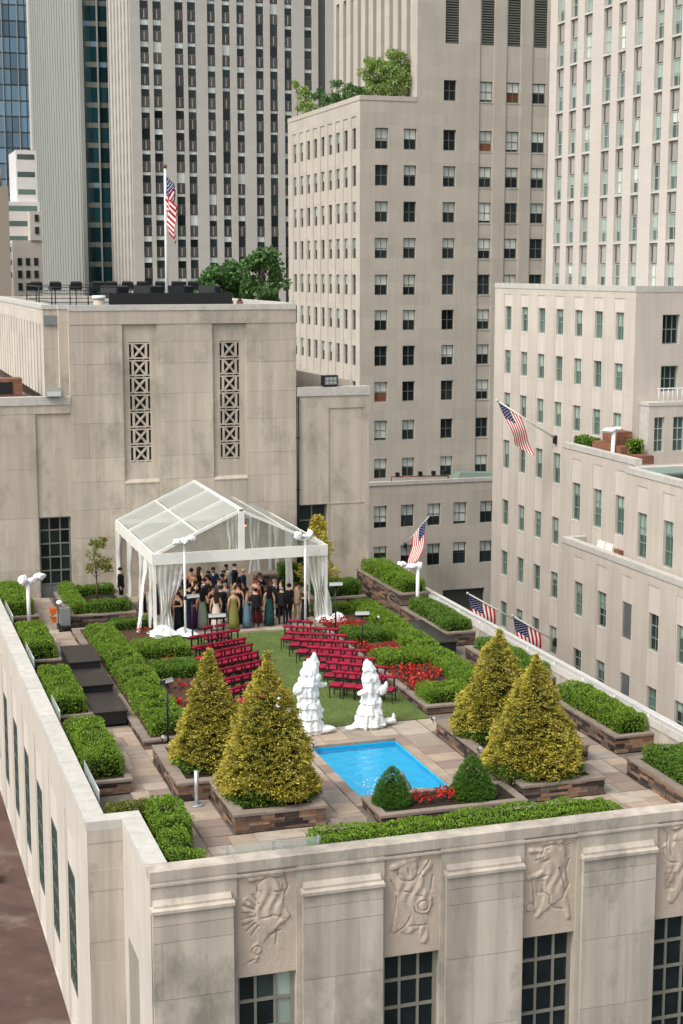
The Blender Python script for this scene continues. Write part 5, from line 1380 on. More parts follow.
# ================================================================== PEOPLE
def skin_mesh(verts, edges, radii):
    me = bpy.data.meshes.new("sk"); me.from_pydata(verts, edges, [])
    o = bpy.data.objects.new("sk", me); COL.objects.link(o)
    md = o.modifiers.new("s", 'SKIN'); md.use_smooth_shade = True
    sv = me.skin_vertices[0].data
    for i, r_ in enumerate(radii):
        sv[i].radius = r_ if isinstance(r_, tuple) else (r_, r_)
    sv[0].use_root = True
    o.modifiers.new("ss", 'SUBSURF').levels = 1
    dg = bpy.context.evaluated_depsgraph_get(); dg.update()
    m2 = bpy.data.meshes.new_from_object(o.evaluated_get(dg))
    bpy.data.objects.remove(o); 
    return m2
def body(pose, female):
    """one continuous figure 1.75 m tall facing -y; material slots: 0 garment, 1 skin, 2 shoes, 3 shirt"""
    sw = .165 if female else .195; hw = .1
    V = [(0, 0, .96), (0, .0, 1.12), (0, -.01, 1.30), (0, .005, 1.44), (0, -.005, 1.53), (0, -.015, 1.62), (0, -.005, 1.70)]
    Rr = [(.155, .12), (.125 if female else .145, .1), (.15 if female else .17, .115), (.10, .08), .052, (.082, .095), (.07, .08)]
    E_ = [(0, 1), (1, 2), (2, 3), (3, 4), (4, 5), (5, 6)]
    def add(p, r_, frm):
        V.append(p); Rr.append(r_); E_.append((frm, len(V) - 1)); return len(V) - 1
    hands = []
    for s in (-1, 1):
        a = add((s * sw, 0, 1.40), .062, 3)
        el, wr = pose['arm'][0 if s < 0 else 1]
        b = add((s * el[0], el[1], el[2]), .043, a)
        c = add((s * wr[0], wr[1], wr[2]), .028, b)
        dv = (Vector(V[c]) - Vector(V[b])).normalized()
        hnd = Vector(V[c]) + dv * .075
        d_ = add(tuple(hnd), (.036, .022), c)
        hands.append((hnd, dv, s))
        h = add((s * hw, .0, .88), .098, 0)
        kx, ky = pose['knee'][0 if s < 0 else 1]
        k = add((s * kx, ky, .5), .062, h)
        fx, fy = pose['foot'][0 if s < 0 else 1]
        an_ = add((s * fx, fy, .1), .042, k)
        add((s * fx * 1.08, fy - .13, .04), (.042, .035), an_)
    me = skin_mesh(V, E_, Rr)
    vs = [tuple(v.co) for v in me.vertices]; fs = [tuple(p.vertices) for p in me.polygons]
    mb = MB(); mb.v = list(vs); mb.f = list(fs); mb.s = [True] * len(fs); mb.m = []
    for f in fs:
        c = sum((Vector(vs[i]) for i in f), Vector()) / len(f)
        if min((c - h[0]).length for h in hands) < .10: mt = 1
        elif c.z > 1.475: mt = 1
        elif c.z < .1: mt = 2
        elif (not female) and c.z > 1.2 and c.y < -.06 and abs(c.x) < .055 - (1.45 - c.z) * .12: mt = 3
        else: mt = 0
        mb.m.append(mt)
    for hnd, dv, s in hands:                        # four fingers and a thumb
        side = dv.cross(Vector((1, 0, 0))); side = side.normalized() if side.length > .1 else Vector((0, 1, 0))
        curl = Vector((-s, 0, 0))
        for k in range(4):
            L_ = (.062, .075, .07, .055)[k]
            b0 = hnd + dv * .02 + side * (.027 - .018 * k); b1 = b0 + dv * L_ * .6 + curl * .008; b2 = b1 + dv * L_ * .35 + curl * .022
            mb.tube(b0, b1, .009, .008, 6, 1); mb.tube(b1, b2, .008, .006, 6, 1)
        b0 = hnd - dv * .03 + side * .028; b1 = b0 + side * .028 + dv * .03; b2 = b1 + dv * .028 + curl * .012
        mb.tube(b0, b1, .011, .009, 6, 1); mb.tube(b1, b2, .009, .007, 6, 1)
    mb.ball((0, -.115, 1.625), .017, 1, 6, 4, (.8, 1, 1.4))       # nose
    for s in (-1, 1):
        mb.ball((s * .088, .0, 1.625), .022, 1, 6, 4, (.5, .8, 1.2)); mb.ball((s * .034, -.098, 1.648), .011, 2, 6, 4)
    mb.box(-.024, .024, -.108, -.098, 1.577, 1.586, 3)
    return mb.mesh("body", [m_black, m_skin[0], m_black, m_flagwhite])
POSES = [
    dict(arm=(((.25, .02, 1.14), (.24, -.06, .90)), ((.25, .02, 1.14), (.24, -.06, .90))), knee=((.1, -.01), (.1, -.01)), foot=((.11, .02), (.11, .02))),
    dict(arm=(((.25, .03, 1.14), (.14, -.2, 1.13)), ((.25, .02, 1.14), (.25, -.04, .90))), knee=((.1, -.02), (.11, .0)), foot=((.1, .0), (.15, .03))),
    dict(arm=(((.27, .0, 1.16), (.1, -.22, 1.2)), ((.27, .0, 1.16), (.12, -.24, 1.16))), knee=((.1, -.03), (.1, .02)), foot=((.12, -.03), (.1, .06))),
]
BM = [body(p, False) for p in POSES]; BW = [body(p, True) for p in POSES]
def hair_mesh(kind):
    mb = MB()
    if kind == 'short':
        mb.ball((0, .018, 1.668), .104, sc=(.93, 1.03, .82), n=14, k=8)
    elif kind == 'bald':
        mb.ball((0, .03, 1.62), .092, sc=(1.0, .9, .6), n=14, k=8)
    elif kind == 'bun':
        mb.ball((0, .025, 1.662), .106, sc=(.95, 1.02, .86), n=14, k=8); mb.ball((0, .125, 1.66), .055, n=10, k=6)
    else:
        mb.ball((0, .022, 1.66), .11, sc=(.98, 1.02, .9), n=14, k=8)
        L_ = .42 if kind == 'long' else .2; rg = []
        for j in range(7):
            t = j / 6; z = 1.66 - t * (L_ + .02); w = .10 + .045 * math.sin(t * 2.6) - .03 * t
            rg.append([(w * math.cos(a), .06 + .03 * t + .055 * (1 - .3 * t) * math.sin(a), z + .015 * math.cos(a * 3)) for a in np.linspace(0, 6.283, 12, endpoint=False)])
        mb.rings(rg)
    return mb.mesh("hair", m_black)
HAIR = {k: hair_mesh(k) for k in ('short', 'bald', 'bun', 'long', 'bob')}
def dress_mesh(hem, flare, top=1.38):
    rg = []
    pr = [(top, .135, .10), (1.30, .155, .125), (1.2, .145, .118), (1.10, .130, .106), (1.0, .158, .13), (.9, .178, .15), (.7, .18 + .3 * flare, .16 + .3 * flare), (.4, .18 + .7 * flare, .165 + .7 * flare), (hem, .18 + flare, .17 + flare)]
    for z, rx, ry in pr:
        f = max(0, (1.0 - z)) * .05
        rg.append([(rx * (1 + f * math.sin(9 * a)) * math.cos(a), .0 + ry * (1 + f * math.sin(9 * a)) * math.sin(a), z) for a in np.linspace(0, 6.283, 36, endpoint=False)])
    return MB().rings(rg).mesh("dress", m_black)
DRESS = [dress_mesh(.06, .02), dress_mesh(.07, .055), dress_mesh(.45, .03)]
def jacket_mesh():
    rg = []
    for z, rx, ry in ((1.455, .10, .085), (1.42, .185, .115), (1.3, .205, .14), (1.12, .178, .128), (.98, .185, .142), (.84, .195, .15)):
        rg.append([(rx * math.copysign(abs(math.cos(a)) ** .8, math.cos(a)), ry * math.sin(a), z) for a in np.linspace(0, 6.283, 24, endpoint=False)])
    mb = MB().rings(rg, 0)
    mb.face([(-.04, -.118, 1.43), (.04, -.118, 1.43), (.0, -.150, 1.16)], 1)
    mb.face([(-.011, -.152, 1.40), (.011, -.152, 1.40), (.014, -.156, 1.2), (-.014, -.156, 1.2)], 2)
    return mb.mesh("jacket", [m_black, m_flagwhite, m_black])
JACK = jacket_mesh()
_cm = {}
def cloth(c, pat=False):
    k = (c, pat)
    if k not in _cm: _cm[k] = mat("cloth_%d" % len(_cm), srgb(*c), .8, .2, var=.55 if pat else .12, scale=16 if pat else 7)
    return _cm[k]
HC = dict(black=(24, 20, 20), brown=(58, 38, 28), auburn=(98, 44, 28), blond=(176, 146, 104), grey=(130, 126, 122), red=(130, 58, 34))
def person(label, x, y, z, rz, sex, pose, garment, hair, hcol, skin=0, h=1.0, style=0, pat=False):
    t = thing("person", label, "person", (x, y, z), R(rz)); t.scale = (h, h, h)
    b = link("body", (BM if sex == 'm' else BW)[pose], t)
    gm = cloth(garment, pat); sk = m_skin[skin]
    setmat(b, 1, sk)
    if sex == 'm':
        setmat(b, 0, gm); j = link("jacket", JACK, t); setmat(j, 0, gm)
    else:
        setmat(b, 0, sk); d = link("dress", DRESS[style], t); setmat(d, 0, gm)
    hr = link("hair", HAIR[hair], t); setmat(hr, 0, cloth(HC[hcol]))
    return t
BLK, NVY = (26, 27, 31), (30, 38, 58)
ppl = [
 ("person in a long black dress at the far left of the crowd", 12.25, 62.3, 0, 20, 'w', 0, BLK, 'bob', 'black', 1, .97, 0),
 ("person in a sleeveless black dress beside the navy suit", 12.72, 62.5, 0, -60, 'w', 2, BLK, 'long', 'brown', 0, .97, 0),
 ("person in a navy suit at the left front of the crowd", 13.08, 62.25, 0, 75, 'm', 1, NVY, 'short', 'black', 1, 1.0),
 ("person in a purple dress behind the navy suit", 13.45, 62.9, 0, 20, 'w', 0, (84, 30, 86), 'long', 'black', 0, .98, 1),
 ("person in a sage green dress with long dark hair", 13.78, 62.6, 0, 170, 'w', 1, (118, 130, 114), 'long', 'black', 0, .99, 1),
 ("person in a cream dress seen from behind at the front", 14.28, 62.25, 0, 185, 'w', 0, (222, 202, 186), 'long', 'brown', 0, .96, 1),
 ("person in a black suit between the cream and olive dresses", 14.72, 63.2, 0, 160, 'm', 0, BLK, 'short', 'brown', 0, .98),
 ("person in an olive green gown with blond hair, seen from behind", 15.02, 62.15, 0, 180, 'w', 0, (122, 120, 60), 'bun', 'blond', 0, .98, 1),
 ("person in a pale blue dress with long dark hair", 15.62, 62.3, 0, 80, 'w', 1, (96, 124, 138), 'long', 'black', 1, 1.0, 0),
 ("person in a dark suit seen from behind in the middle of the crowd", 15.96, 62.1, 0, 170, 'm', 0, BLK, 'short', 'black', 0, 1.0),
 ("person with copper hair in a bright red dress", 16.28, 63.1, 0, 40, 'w', 0, (172, 44, 34), 'bun', 'red', 0, 1.07, 1),
 ("person with a teal patterned skirt and long black hair, seen from behind", 16.62, 62.4, 0, 180, 'w', 0, (36, 72, 68), 'long', 'black', 0, .99, 1, True),
 ("grey-haired person in a black suit right of the patterned skirt", 17.15, 62.3, 0, 150, 'm', 0, BLK, 'bald', 'grey', 0, .98),
 ("person in a black suit beside the beige suit", 17.5, 62.4, 0, -150, 'm', 1, BLK, 'short', 'black', 0, 1.02),
 ("person in a beige suit at the right of the crowd", 17.86, 62.45, 0, 100, 'm', 1, (150, 128, 102), 'short', 'brown', 0, 1.02),
 ("person with auburn hair in a black dress at the right end of the crowd", 18.22, 62.4, 0, -95, 'w', 2, (28, 32, 42), 'bob', 'auburn', 0, .97, 0),
 ("person in a tan open-backed dress at the back of the crowd", 14.3, 67.2, 0, 180, 'w', 0, (176, 126, 94), 'bun', 'black', 1, 1.0, 0),
 ("person in black raising a glass at the back of the crowd", 14.74, 67.5, 0, 120, 'w', 2, BLK, 'long', 'brown', 0, .99, 0),
 ("person in a white shirt at the back of the crowd", 16.02, 67.6, 0, 10, 'm', 1, (200, 206, 210), 'short', 'black', 2, 1.0),
 ("tall person in a black suit at the right back of the crowd", 16.38, 67.5, 0, 60, 'm', 0, BLK, 'short', 'brown', 0, 1.02),
 ("person in a dark suit behind the olive gown", 15.29, 67.1, 0, -20, 'm', 0, NVY, 'short', 'black', 2, 1.0),
 ("person in a charcoal suit near the left curtain", 12.69, 64.4, 0, 40, 'm', 0, (48, 48, 52), 'short', 'black', 1, 1.0),
 ("person in a black dress with long hair near the left curtain", 13.28, 65.6, 0, -15, 'w', 1, BLK, 'long', 'black', 0, .98, 0),
 ("person in a black suit behind the purple dress", 13.76, 66.2, 0, 30, 'm', 0, BLK, 'short', 'black', 0, 1.0),
 ("person in a dark green dress in the middle of the crowd", 14.68, 65.65, 0, -40, 'w', 0, (44, 60, 46), 'bob', 'black', 1, .98, 0),
 ("person in a grey suit in the middle of the crowd", 14.97, 64.6, 0, 25, 'm', 2, (84, 86, 90), 'short', 'brown', 0, 1.0),
 ("person in a black dress behind the navy suit", 13.01, 63.5, 0, 30, 'w', 1, BLK, 'long', 'brown', 0, .97, 0),
 ("person in a burgundy dress behind the sage dress", 13.93, 64.5, 0, 60, 'w', 0, (70, 30, 40), 'long', 'brown', 0, .98, 0),
 ("person in a black suit behind the cream dress", 14.30, 64.6, 0, -70, 'm', 1, BLK, 'short', 'black', 0, 1.01),
 ("person in a navy dress right behind the cream dress", 14.40, 63.3, 0, 15, 'w', 1, NVY, 'long', 'black', 1, .98, 0),
 ("person in a pale grey jacket behind the olive gown", 15.0, 63.6, 0, 15, 'm', 1, (150, 152, 152), 'short', 'grey', 0, .98),
 ("person in a black dress with brown hair behind the pale blue dress", 15.45, 63.1, 0, -30, 'w', 0, BLK, 'bob', 'brown', 0, 1.0, 0),
 ("person in a dark suit behind the black suits on the right", 17.2, 63.6, 0, 20, 'm', 0, (40, 42, 48), 'short', 'grey', 0, 1.0),
 ("person in black standing outside the tent's left side", 11.3, 68.3, .0, 60, 'm', 0, BLK, 'short', 'black', 0, 1.0),
 ("person in a black dress at the tent's left side behind the curtains", 11.95, 66.6, 0, 100, 'w', 0, BLK, 'long', 'black', 0, .98, 0),
]
for p in ppl:
    person(*p)
for i, (x, y) in enumerate(((12.45, 63.3), (12.9, 65.2), (13.5, 63.8), (13.3, 67.0), (14.0, 65.4), (14.9, 66.4), (15.6, 66.2), (15.3, 65.3), (15.9, 64.9), (16.5, 66.4), (16.45, 64.0), (16.9, 65.0), (17.6, 64.2), (13.8, 67.6), (12.5, 66.0))):
    s_ = 'm' if i % 2 else 'w'
    pl = ["between the left curtain and the navy suit", "deep inside the left of the tent", "behind the purple dress, partly hidden", "at the left rear of the crowd", "in the third row behind the sage dress", "in the fourth row behind the grey suit", "in the rear row left of the white shirt", "in the third row behind the olive gown", "in the third row behind the pale blue dress", "at the rear in front of the pier", "close behind the red dress", "behind the patterned skirt, further back", "behind the beige suit", "in the last row beside the tan dress", "beside the left drapes at the back"][i]
    person("person in dark clothes " + pl, x, y, 0, (i * 67) % 360, s_, i % 3, (BLK, NVY, (44, 44, 48), (34, 30, 36))[i % 4], ('long', 'short', 'bun', 'short')[i % 4], ('black', 'brown', 'black', 'black', 'blond')[i % 5], (0, 1, 0, 2)[i % 4], .97 + .02 * (i % 4), 0)

# ================================================================== BUILDINGS BEYOND
# ---- middle tower with roof garden
MY = 145.0
MBd = thing("stone_building", "limestone office tower in the middle with trees on its setback terrace", "building", (60, 155, GZ))
MX0, MX1 = 48.0, 76.0
mcols = [(49.54, 50.89), (52.48, 53.8), (56.58, 57.9), (60.43, 61.74), (63.25, 64.6), (66.03, 67.43), (69.5, 70.9), (72.3, 73.7)]
mrows = [28.44, 24.96, 21.50, 18.0, 14.45, 11.0, 7.5, 3.97, .13, -3.67]
cells = []; wins = []
for ci, (a, b) in enumerate(mcols):
    if ci >= 2: cells.append((a - .1, b + .1, -6, 43, .10, 0)) if ci >= 3 else None
    for r_, z in enumerate(mrows):
        cells.append((a, b, z - 1.98, z, .3, 'hole')); wins.append((a, b, z - 1.98, z))
    if ci >= 2:
        cells.append((a, b, 31.2, 33.15, .3, 'hole')); wins.append((a, b, 31.2, 33.15))
lou = [(56.7, 58.15), (60.5, 61.85), (63.3, 64.65), (66.1, 67.5), (69.6, 70.9)]
for a, b in lou: cells.append((a, b, 36.6, 47, .3, 'hole'))
facade(MBd, "front_wall", m_mid, 'y', MY, MX0, MX1, GZ, 31.44, [c for c in cells if c[3] < 31.4 or True] and cells)
facade(MBd, "tower_front_wall", m_mid, 'y', MY, 53.8, MX1, 31.44, 52, cells)
def mwin(ax, c, w4, fm=m_metal_grey):
    r_ = random.random()
    bl = 0 if r_ < .28 else random.choice((.45, .5, .5, .55, .6, .9))
    gm = m_orange if random.random() < .06 else m_glass
    window(MBd, ax, c, *w4, fm, gm, bl, 2, 2, sill=m_mid)
for w4 in wins: mwin('y', MY + .28, w4)
for a, b in lou:
    lv = MB().box(a, b, MY + .3, MY + .34, 36.6, 47).build("louvre", m_frame_dark, MBd)
    mb = MB()
    for z in np.arange(36.7, 47, .24): mb.hexa([(a, MY + .12, z), (b, MY + .12, z), (b, MY + .29, z + .12), (a, MY + .29, z + .12), (a, MY + .12, z + .03), (b, MY + .12, z + .03), (b, MY + .29, z + .15), (a, MY + .29, z + .15)])
    mb.build("blades", m_metal_grey, lv)
# side of the lower part
cells = []; wins = []
for k in range(9):
    y = 146.35 + 2.62 * k
    cells.append((y - .1, y + 1.4, -7, 29.6, .08, 0))
    for z in [28.5] + mrows[1:]:
        cells.append((y, y + 1.3, z - 1.98, z, .3, 'hole')); wins.append((y, y + 1.3, z - 1.98, z))
facade(MBd, "left_side_wall", m_mid, 'x', MX0, MY, 170.5, GZ, 31.0, cells)
for w4 in wins:
    if w4[3] > -1: window(MBd, 'x', MX0 + .28, *w4, m_metal_grey, m_glass, random.choice((0, .5, .5)), 2, 2, bm=m_blind2)
MB().box(MX0 - .05, MX0 + .5, MY - .05, 170.5, 31.0, 31.46).box(MX0 + .5, 53.78, MY - .05, MY + .45, 31.0, 31.45).build("terrace_parapet", m_mid, MBd)
MB().box(MX0 + .4, 54, MY + .4, 170.4, 30.2, 30.6).build("terrace_deck", m_greybox, MBd)
cells = []
for k in range(10): cells.append((147 + 2.55 * k, 148.1 + 2.55 * k, 31, 44, .45, 1))
facade(MBd, "tower_side_wall", (m_mid, m_frame_dark), 'x', 53.8, MY, 172, 30.5, 52, cells)
MB().face([(MX1, MY, GZ), (MX1, 172, GZ), (MX1, 172, 52), (MX1, MY, 52)]).face([(53.8, MY, 52), (MX1, MY, 52), (MX1, 172, 52), (53.8, 172, 52)]).face([(MX0, 170.5, GZ), (MX1, 172, GZ), (MX1, 172, 52), (MX0, 170.5, 30)]).build("rear_shell", m_mid, MBd)
# lower wing in front of it
LWB = thing("stone_building", "low limestone wing at the foot of the middle tower", "building", (56, 140, GZ))
ky = 142.5; k_ = ky / 145
cells = []; wins = []
for (a, b) in [(49.54, 50.92), (52.41, 53.8), (55.25, 56.66), (58.07, 59.5), (61.0, 62.4)]:
    for z in (-8.43, -12.55):
        zt = 15 - (15 - z) * k_; cells.append((a * k_, b * k_, zt - 2.2, zt, .3, 'hole')); wins.append((a * k_, b * k_, zt - 2.2, zt))
cells.append((57 * k_, 61.6 * k_, -20, -16.9, .4, 1))
facade(LWB, "front_wall", (m_mid, m_frame_dark), 'y', ky, 46.5, 66, GZ, -6.0, cells)
for i, w4 in enumerate(wins): window(LWB, 'y', ky + .28, *w4, m_frame_dark, m_glass, (.75, .3, .5, .5, .6, .45, .9, .4, .5, .5)[i], 2, 2)
MB().box(46.4, 66, ky - .08, ky + .5, -6.0, -5.65).build("coping", m_coping, LWB)
MB().box(46.5, 66, ky + .4, 145, -6.6, -6.2).build("roof", m_greybox, LWB)
MB().face([(46.5, ky, GZ), (46.5, 150, GZ), (46.5, 150, -6), (46.5, ky, -6)]).build("left_side_wall", m_mid, LWB)
rr_ = thing("red_roof_bar", "red pipe railing with small lamps on the low wing's roof edge", "railing", (53, ky + .3, -5.65))
MB().tube((50.6, ky + .3, -5.2), (56.6, ky + .3, -5.35), .07).tube((50.6, ky + .3, -5.65), (50.6, ky + .3, -5.2), .06).tube((56.6, ky + .3, -5.65), (56.6, ky + .3, -5.3), .06).build("pipe", m_terr, rr_)
for x in (51.2, 53.6, 55.0, 56.2): MB().box(x - .18, x + .18, ky + .1, ky + .4, -5.2, -4.8).tube((x, ky + .25, -5.3), (x, ky + .25, -5.15), .04).build("lamp", m_black, rr_)
sk_ = thing("roof_skylight", "grey-green flat skylight on the low wing's roof", "skylight", (60, ky + .8, -5.9))
MB().hexa([(57.5, ky + .2, -6.0), (62.2, ky + .2, -6.0), (62.2, ky + 2, -6.0), (57.5, ky + 2, -6.0), (57.9, ky + .4, -5.1), (61.8, ky + .4, -5.3), (61.8, ky + 1.8, -5.3), (57.9, ky + 1.8, -5.1)]).build("hood", m_metal_green, sk_)
MB().box(57.4, 62.3, ky + .15, ky + 2.1, -6.1, -5.98).build("base", m_greybox, sk_)
# roof garden plants
for i, (x, y, h, r_) in enumerate(((52.6, 147.5, 5.6, 1.7), (50.7, 148.5, 4.9, 1.5), (53.0, 151, 5.0, 1.6))):
    leafy_tree("light green roof-garden tree on the middle tower's terrace, %s" % ("nearest the tower wall", "leftmost of the pale ones", "rear one")[i], (x, y, 30.6), h, r_, m_leafl, dens=2600, size=.27, trunks=4, seed=60 + i, group="roof garden trees", zlo=.15, clumps=26, rad_t=.06)
for i, y in enumerate(np.arange(149, 170, 2.6)):
    leafy_tree("dark green roof shrub on the middle tower's terrace edge, %s from the corner" % ORD[i], (48.9 + .3 * (i % 2), float(y), 30.6), 2.0 + .7 * (i % 3) + (1.6 if i > 6 else 0), 1.1, m_leafd if i < 6 else m_leafl, dens=450, size=.3, seed=80 + i, name="shrub", group="roof garden shrubs", zlo=.2, clumps=9, cat="shrub", rad_t=.05)

# ---- left stone tower with vertical window bays
T1 = thing("stone_building", "tall limestone tower with vertical dark window bays behind the flagpole", "building", (64, 275, GZ))
TY = 265.0
bays = [(49.11, 50.6), (51.28, 52.77), (54.96, 56.47), (57.15, 58.6), (60.55, 61.95), (63.1, 64.5), (65.65, 67.0), (68.98, 70.4), (71.48, 72.9), (74.07, 75.4), (77.6, 79.0), (80.1, 81.5)]
fl0 = [13.5 + 3.56 * k for k in range(-1, 15)]
cells = [(a, b, GZ + 5, 80, .5, 1) for a, b in bays]
facade(T1, "front_wall", (m_tow1, m_spand), 'y', TY, 47.4, 90, GZ, 85, cells)
for ci, (a, b) in enumerate(bays[:11]):
    for z in fl0:
        MB_ = block("spandrel", m_spand, T1, a + .02, b - .02, TY + .32, TY + .48, z, z + 1.6)
        block("spandrel_rib", m_spand_l, T1, (a + b) / 2 - .08, (a + b) / 2 + .08, TY + .28, TY + .318, z + .1, z + 1.5) if ci < 10 else None
        wv = window(T1, 'y', TY + .44, a, b, z + 1.62, z + 3.54, m_metal_grey, m_glass, random.choice((0, .3, .3, .35, .5, .25)) if random.random() < .95 else .95, 1, 1, bm=m_blind, fw=.06)
cells = [(265.6 + 3.4 * k, 267.2 + 3.4 * k, GZ, 80, .5, 1) for k in range(7)]
facade(T1, "left_side_wall", (m_tow1, m_glass), 'x', 47.4, TY, 288, GZ, 85, cells)
for k in range(6):
    for z in fl0: block("spandrel", m_spand_l, T1, 47.4 + .3, 47.4 + .48, 265.62 + 3.4 * k, 267.18 + 3.4 * k, z, z + 1.6)
MB().box(47.9, 90, 265.6, 287.9, GZ, 84).build("core", m_frame_dark, T1)

# ---- ribbed pale tower with dark glass front
T2 = thing("office_tower", "pale ribbed tower with a dark teal glass face at the left", "building", (50, 330, GZ))
cells = [(300.8 + 4.0 * k, 302.0 + 4.0 * k, GZ, 110, .4, 1) for k in range(19)]
facade(T2, "ribbed_side_wall", (m_fin, m_glass_t), 'x', 44.0, 300, 378, GZ, 115, cells)
MB().box(43.8, 44.4, 377, 380, GZ, 115).build("corner_pier", m_towr, T2)
MB().box(44.0, 44.8, 299.8, 300.0, GZ, 115).build("corner_fin", m_fin, T2)
MB().box(45.3, 70, 300.6, 376, GZ, 115).build("core", m_frame_dark, T2)
for j, z in enumerate(np.arange(8, 72, 3.7)):
    for i in range(6):
        x = 44.8 + 1.45 * i
        block("glass_panel", m_glass_teal, T2, x + .03, x + 1.42, 300.3, 300.4, z + 1.0, z + 3.66)
        block("spandrel", m_metal_grey if (i + j) % 7 else m_glass_blue, T2, x + .03, x + 1.42, 300.28, 300.38, z + .02, z + .96)
for x in (47.5, 51.6): MB().box(x - .12, x + .12, 299.9, 300.3, GZ, 115).build("mullion", m_fin, T2)

# ---- blue glass tower
T3 = thing("office_tower", "blue glass skyscraper at the far left edge", "building", (42, 425, GZ))
MB().box(20, 52, 421, 440, GZ, 140).build("core", m_frame_dark, T3)
for j, z in enumerate(np.arange(22, 106, 4.0)):
    for i in range(9):
        x = 34.2 + 1.95 * i
        block("glass_panel", m_glass_blue, T3, x + .12, x + 1.85, 420.6, 420.8, z + .35, z + 3.95)
    block("floor_band", m_spand, T3, 34.2, 51.9, 420.65, 420.95, z, z + .33)
for i in range(0, 10, 2): MB().box(34.2 + 1.95 * i - .1, 34.2 + 1.95 * i + .1, 420.3, 420.6, GZ, 140).build("mullion", m_fin, T3)

# ---- white stepped building and tan one
T4 = thing("stepped_building", "white stepped building at the far left below the blue tower", "building", (28, 285, GZ))
def band_block(x0, x1, z1, y, nb, dz):
    MB().box(x0, x1, y, y + 12, GZ, z1).build("wall", m_white_b, T4)
    for k in range(nb): block("window_band", m_glass_t, T4, x0 + .2, x1 - .4, y - .03, y + .05, z1 - 1.6 - dz * k, z1 - .7 - dz * k)
band_block(29.8, 33.4, 35.5, 281, 5, 3.0)
band_block(25.5, 33.45, 26.6, 279.5, 4, 2.6)
band_block(16, 29.0, 19.5, 277.5, 3, 2.2)
MB().box(28.2, 33.3, 276, 290, GZ, 19.9).build("wing_wall", m_towr, T4)
for i in range(3):
    for j in range(5): window(T4, 'y', 275.98, 29.0 + 1.4 * i, 29.75 + 1.4 * i, 15.6 - 2.15 * j, 16.9 - 2.15 * j, m_frame_dark, m_glass, 0, 1, 1)
MB().box(31.3, 33.25, 275.7, 290, 19.9, 24.8).build("upper_wall", m_towr, T4)
for j in range(3): window(T4, 'y', 275.66, 32.1, 32.8, 22.9 - 2.1 * j + .2, 24.1 - 2.1 * j + .2, m_frame_dark, m_glass, 0, 1, 1) if j < 2 else None
T5 = thing("tan_building", "tan roof penthouse at the far left edge", "building", (22, 262, GZ))
MB().box(14, 26.2, 260, 270, GZ, 28.2).build("wall", m_tan_b, T5)
MB().box(14, 24.6, 259.9, 268, 28.2, 29.6).tube((25.0, 261, 28.2), (25.0, 261, 31), .3).build("penthouse", m_tan_b, T5)

# ---- sister building on the right
SB = thing("stone_building", "pale limestone building on the right with a stepped facade", "building", (52, 96, GZ))
AX, AY0, AY1 = 46.0, 85.43, 107.05
ay = [105.2 - 2.86 * k for k in range(7)]
ar = [(10.6, 12.33), (7.45, 9.16), (4.35, 6.05), (.45, 2.55), (-3.8, -1.9), (-7.6, -5.75), (-11.6, -9.6), (-15.4, -13.4)]
cells = []; wins = []
for y1 in ay:
    cells.append((y1 - 1.2, y1 + .12, -25, 13.2, .035, 1))
    for z0, z1 in ar:
        cells.append((y1 - 1.08, y1, z0, z1, .26, 'hole')); wins.append((y1 - 1.08, y1, z0, z1))
facade(SB, "side_wall", (m_sis, m_bay), 'x', AX, AY0, AY1, GZ, 13.62, cells)
for w4 in wins: window(SB, 'x', AX + .24, *w4, m_metal_green, m_glass_t, random.choice((0, .3, .5, .5)), 2, 2, bm=m_blind2, sill=m_bay)
MB().box(AX - .04, AX + .5, AY0 - .03, AY1, 13.63, 13.98).box(AX + .5, 60, AY0 - .04, AY0 + .5, 13.63, 13.975).build("roof_parapet", m_coping, SB)
fc = [(47.88, 49.08), (51.2, 52.4), (54.5, 55.7)]
cells = [(a, b, z0, z1, .35, 'hole') for a, b in fc for z0, z1 in ((10.42, 12.23), (7.5, 9.09))]
facade(SB, "front_wall", m_sis, 'y', AY0, AX, 66, GZ, 13.62, cells)
for a, b in fc:
    for z0, z1 in ((10.42, 12.23), (7.5, 9.09)): window(SB, 'y', AY0 + .32, a, b, z0, z1, m_metal_green, m_glass, 0, 3, 2)
MB().box(46.2, 66, AY0 + .3, AY1, 12.9, 13.3).build("roof", m_greybox, SB)
MB().face([(AX, AY1, GZ), (66, AY1, GZ), (66, AY1, 13.6), (AX, AY1, 13.6)]).build("rear_wall", m_sis, SB)
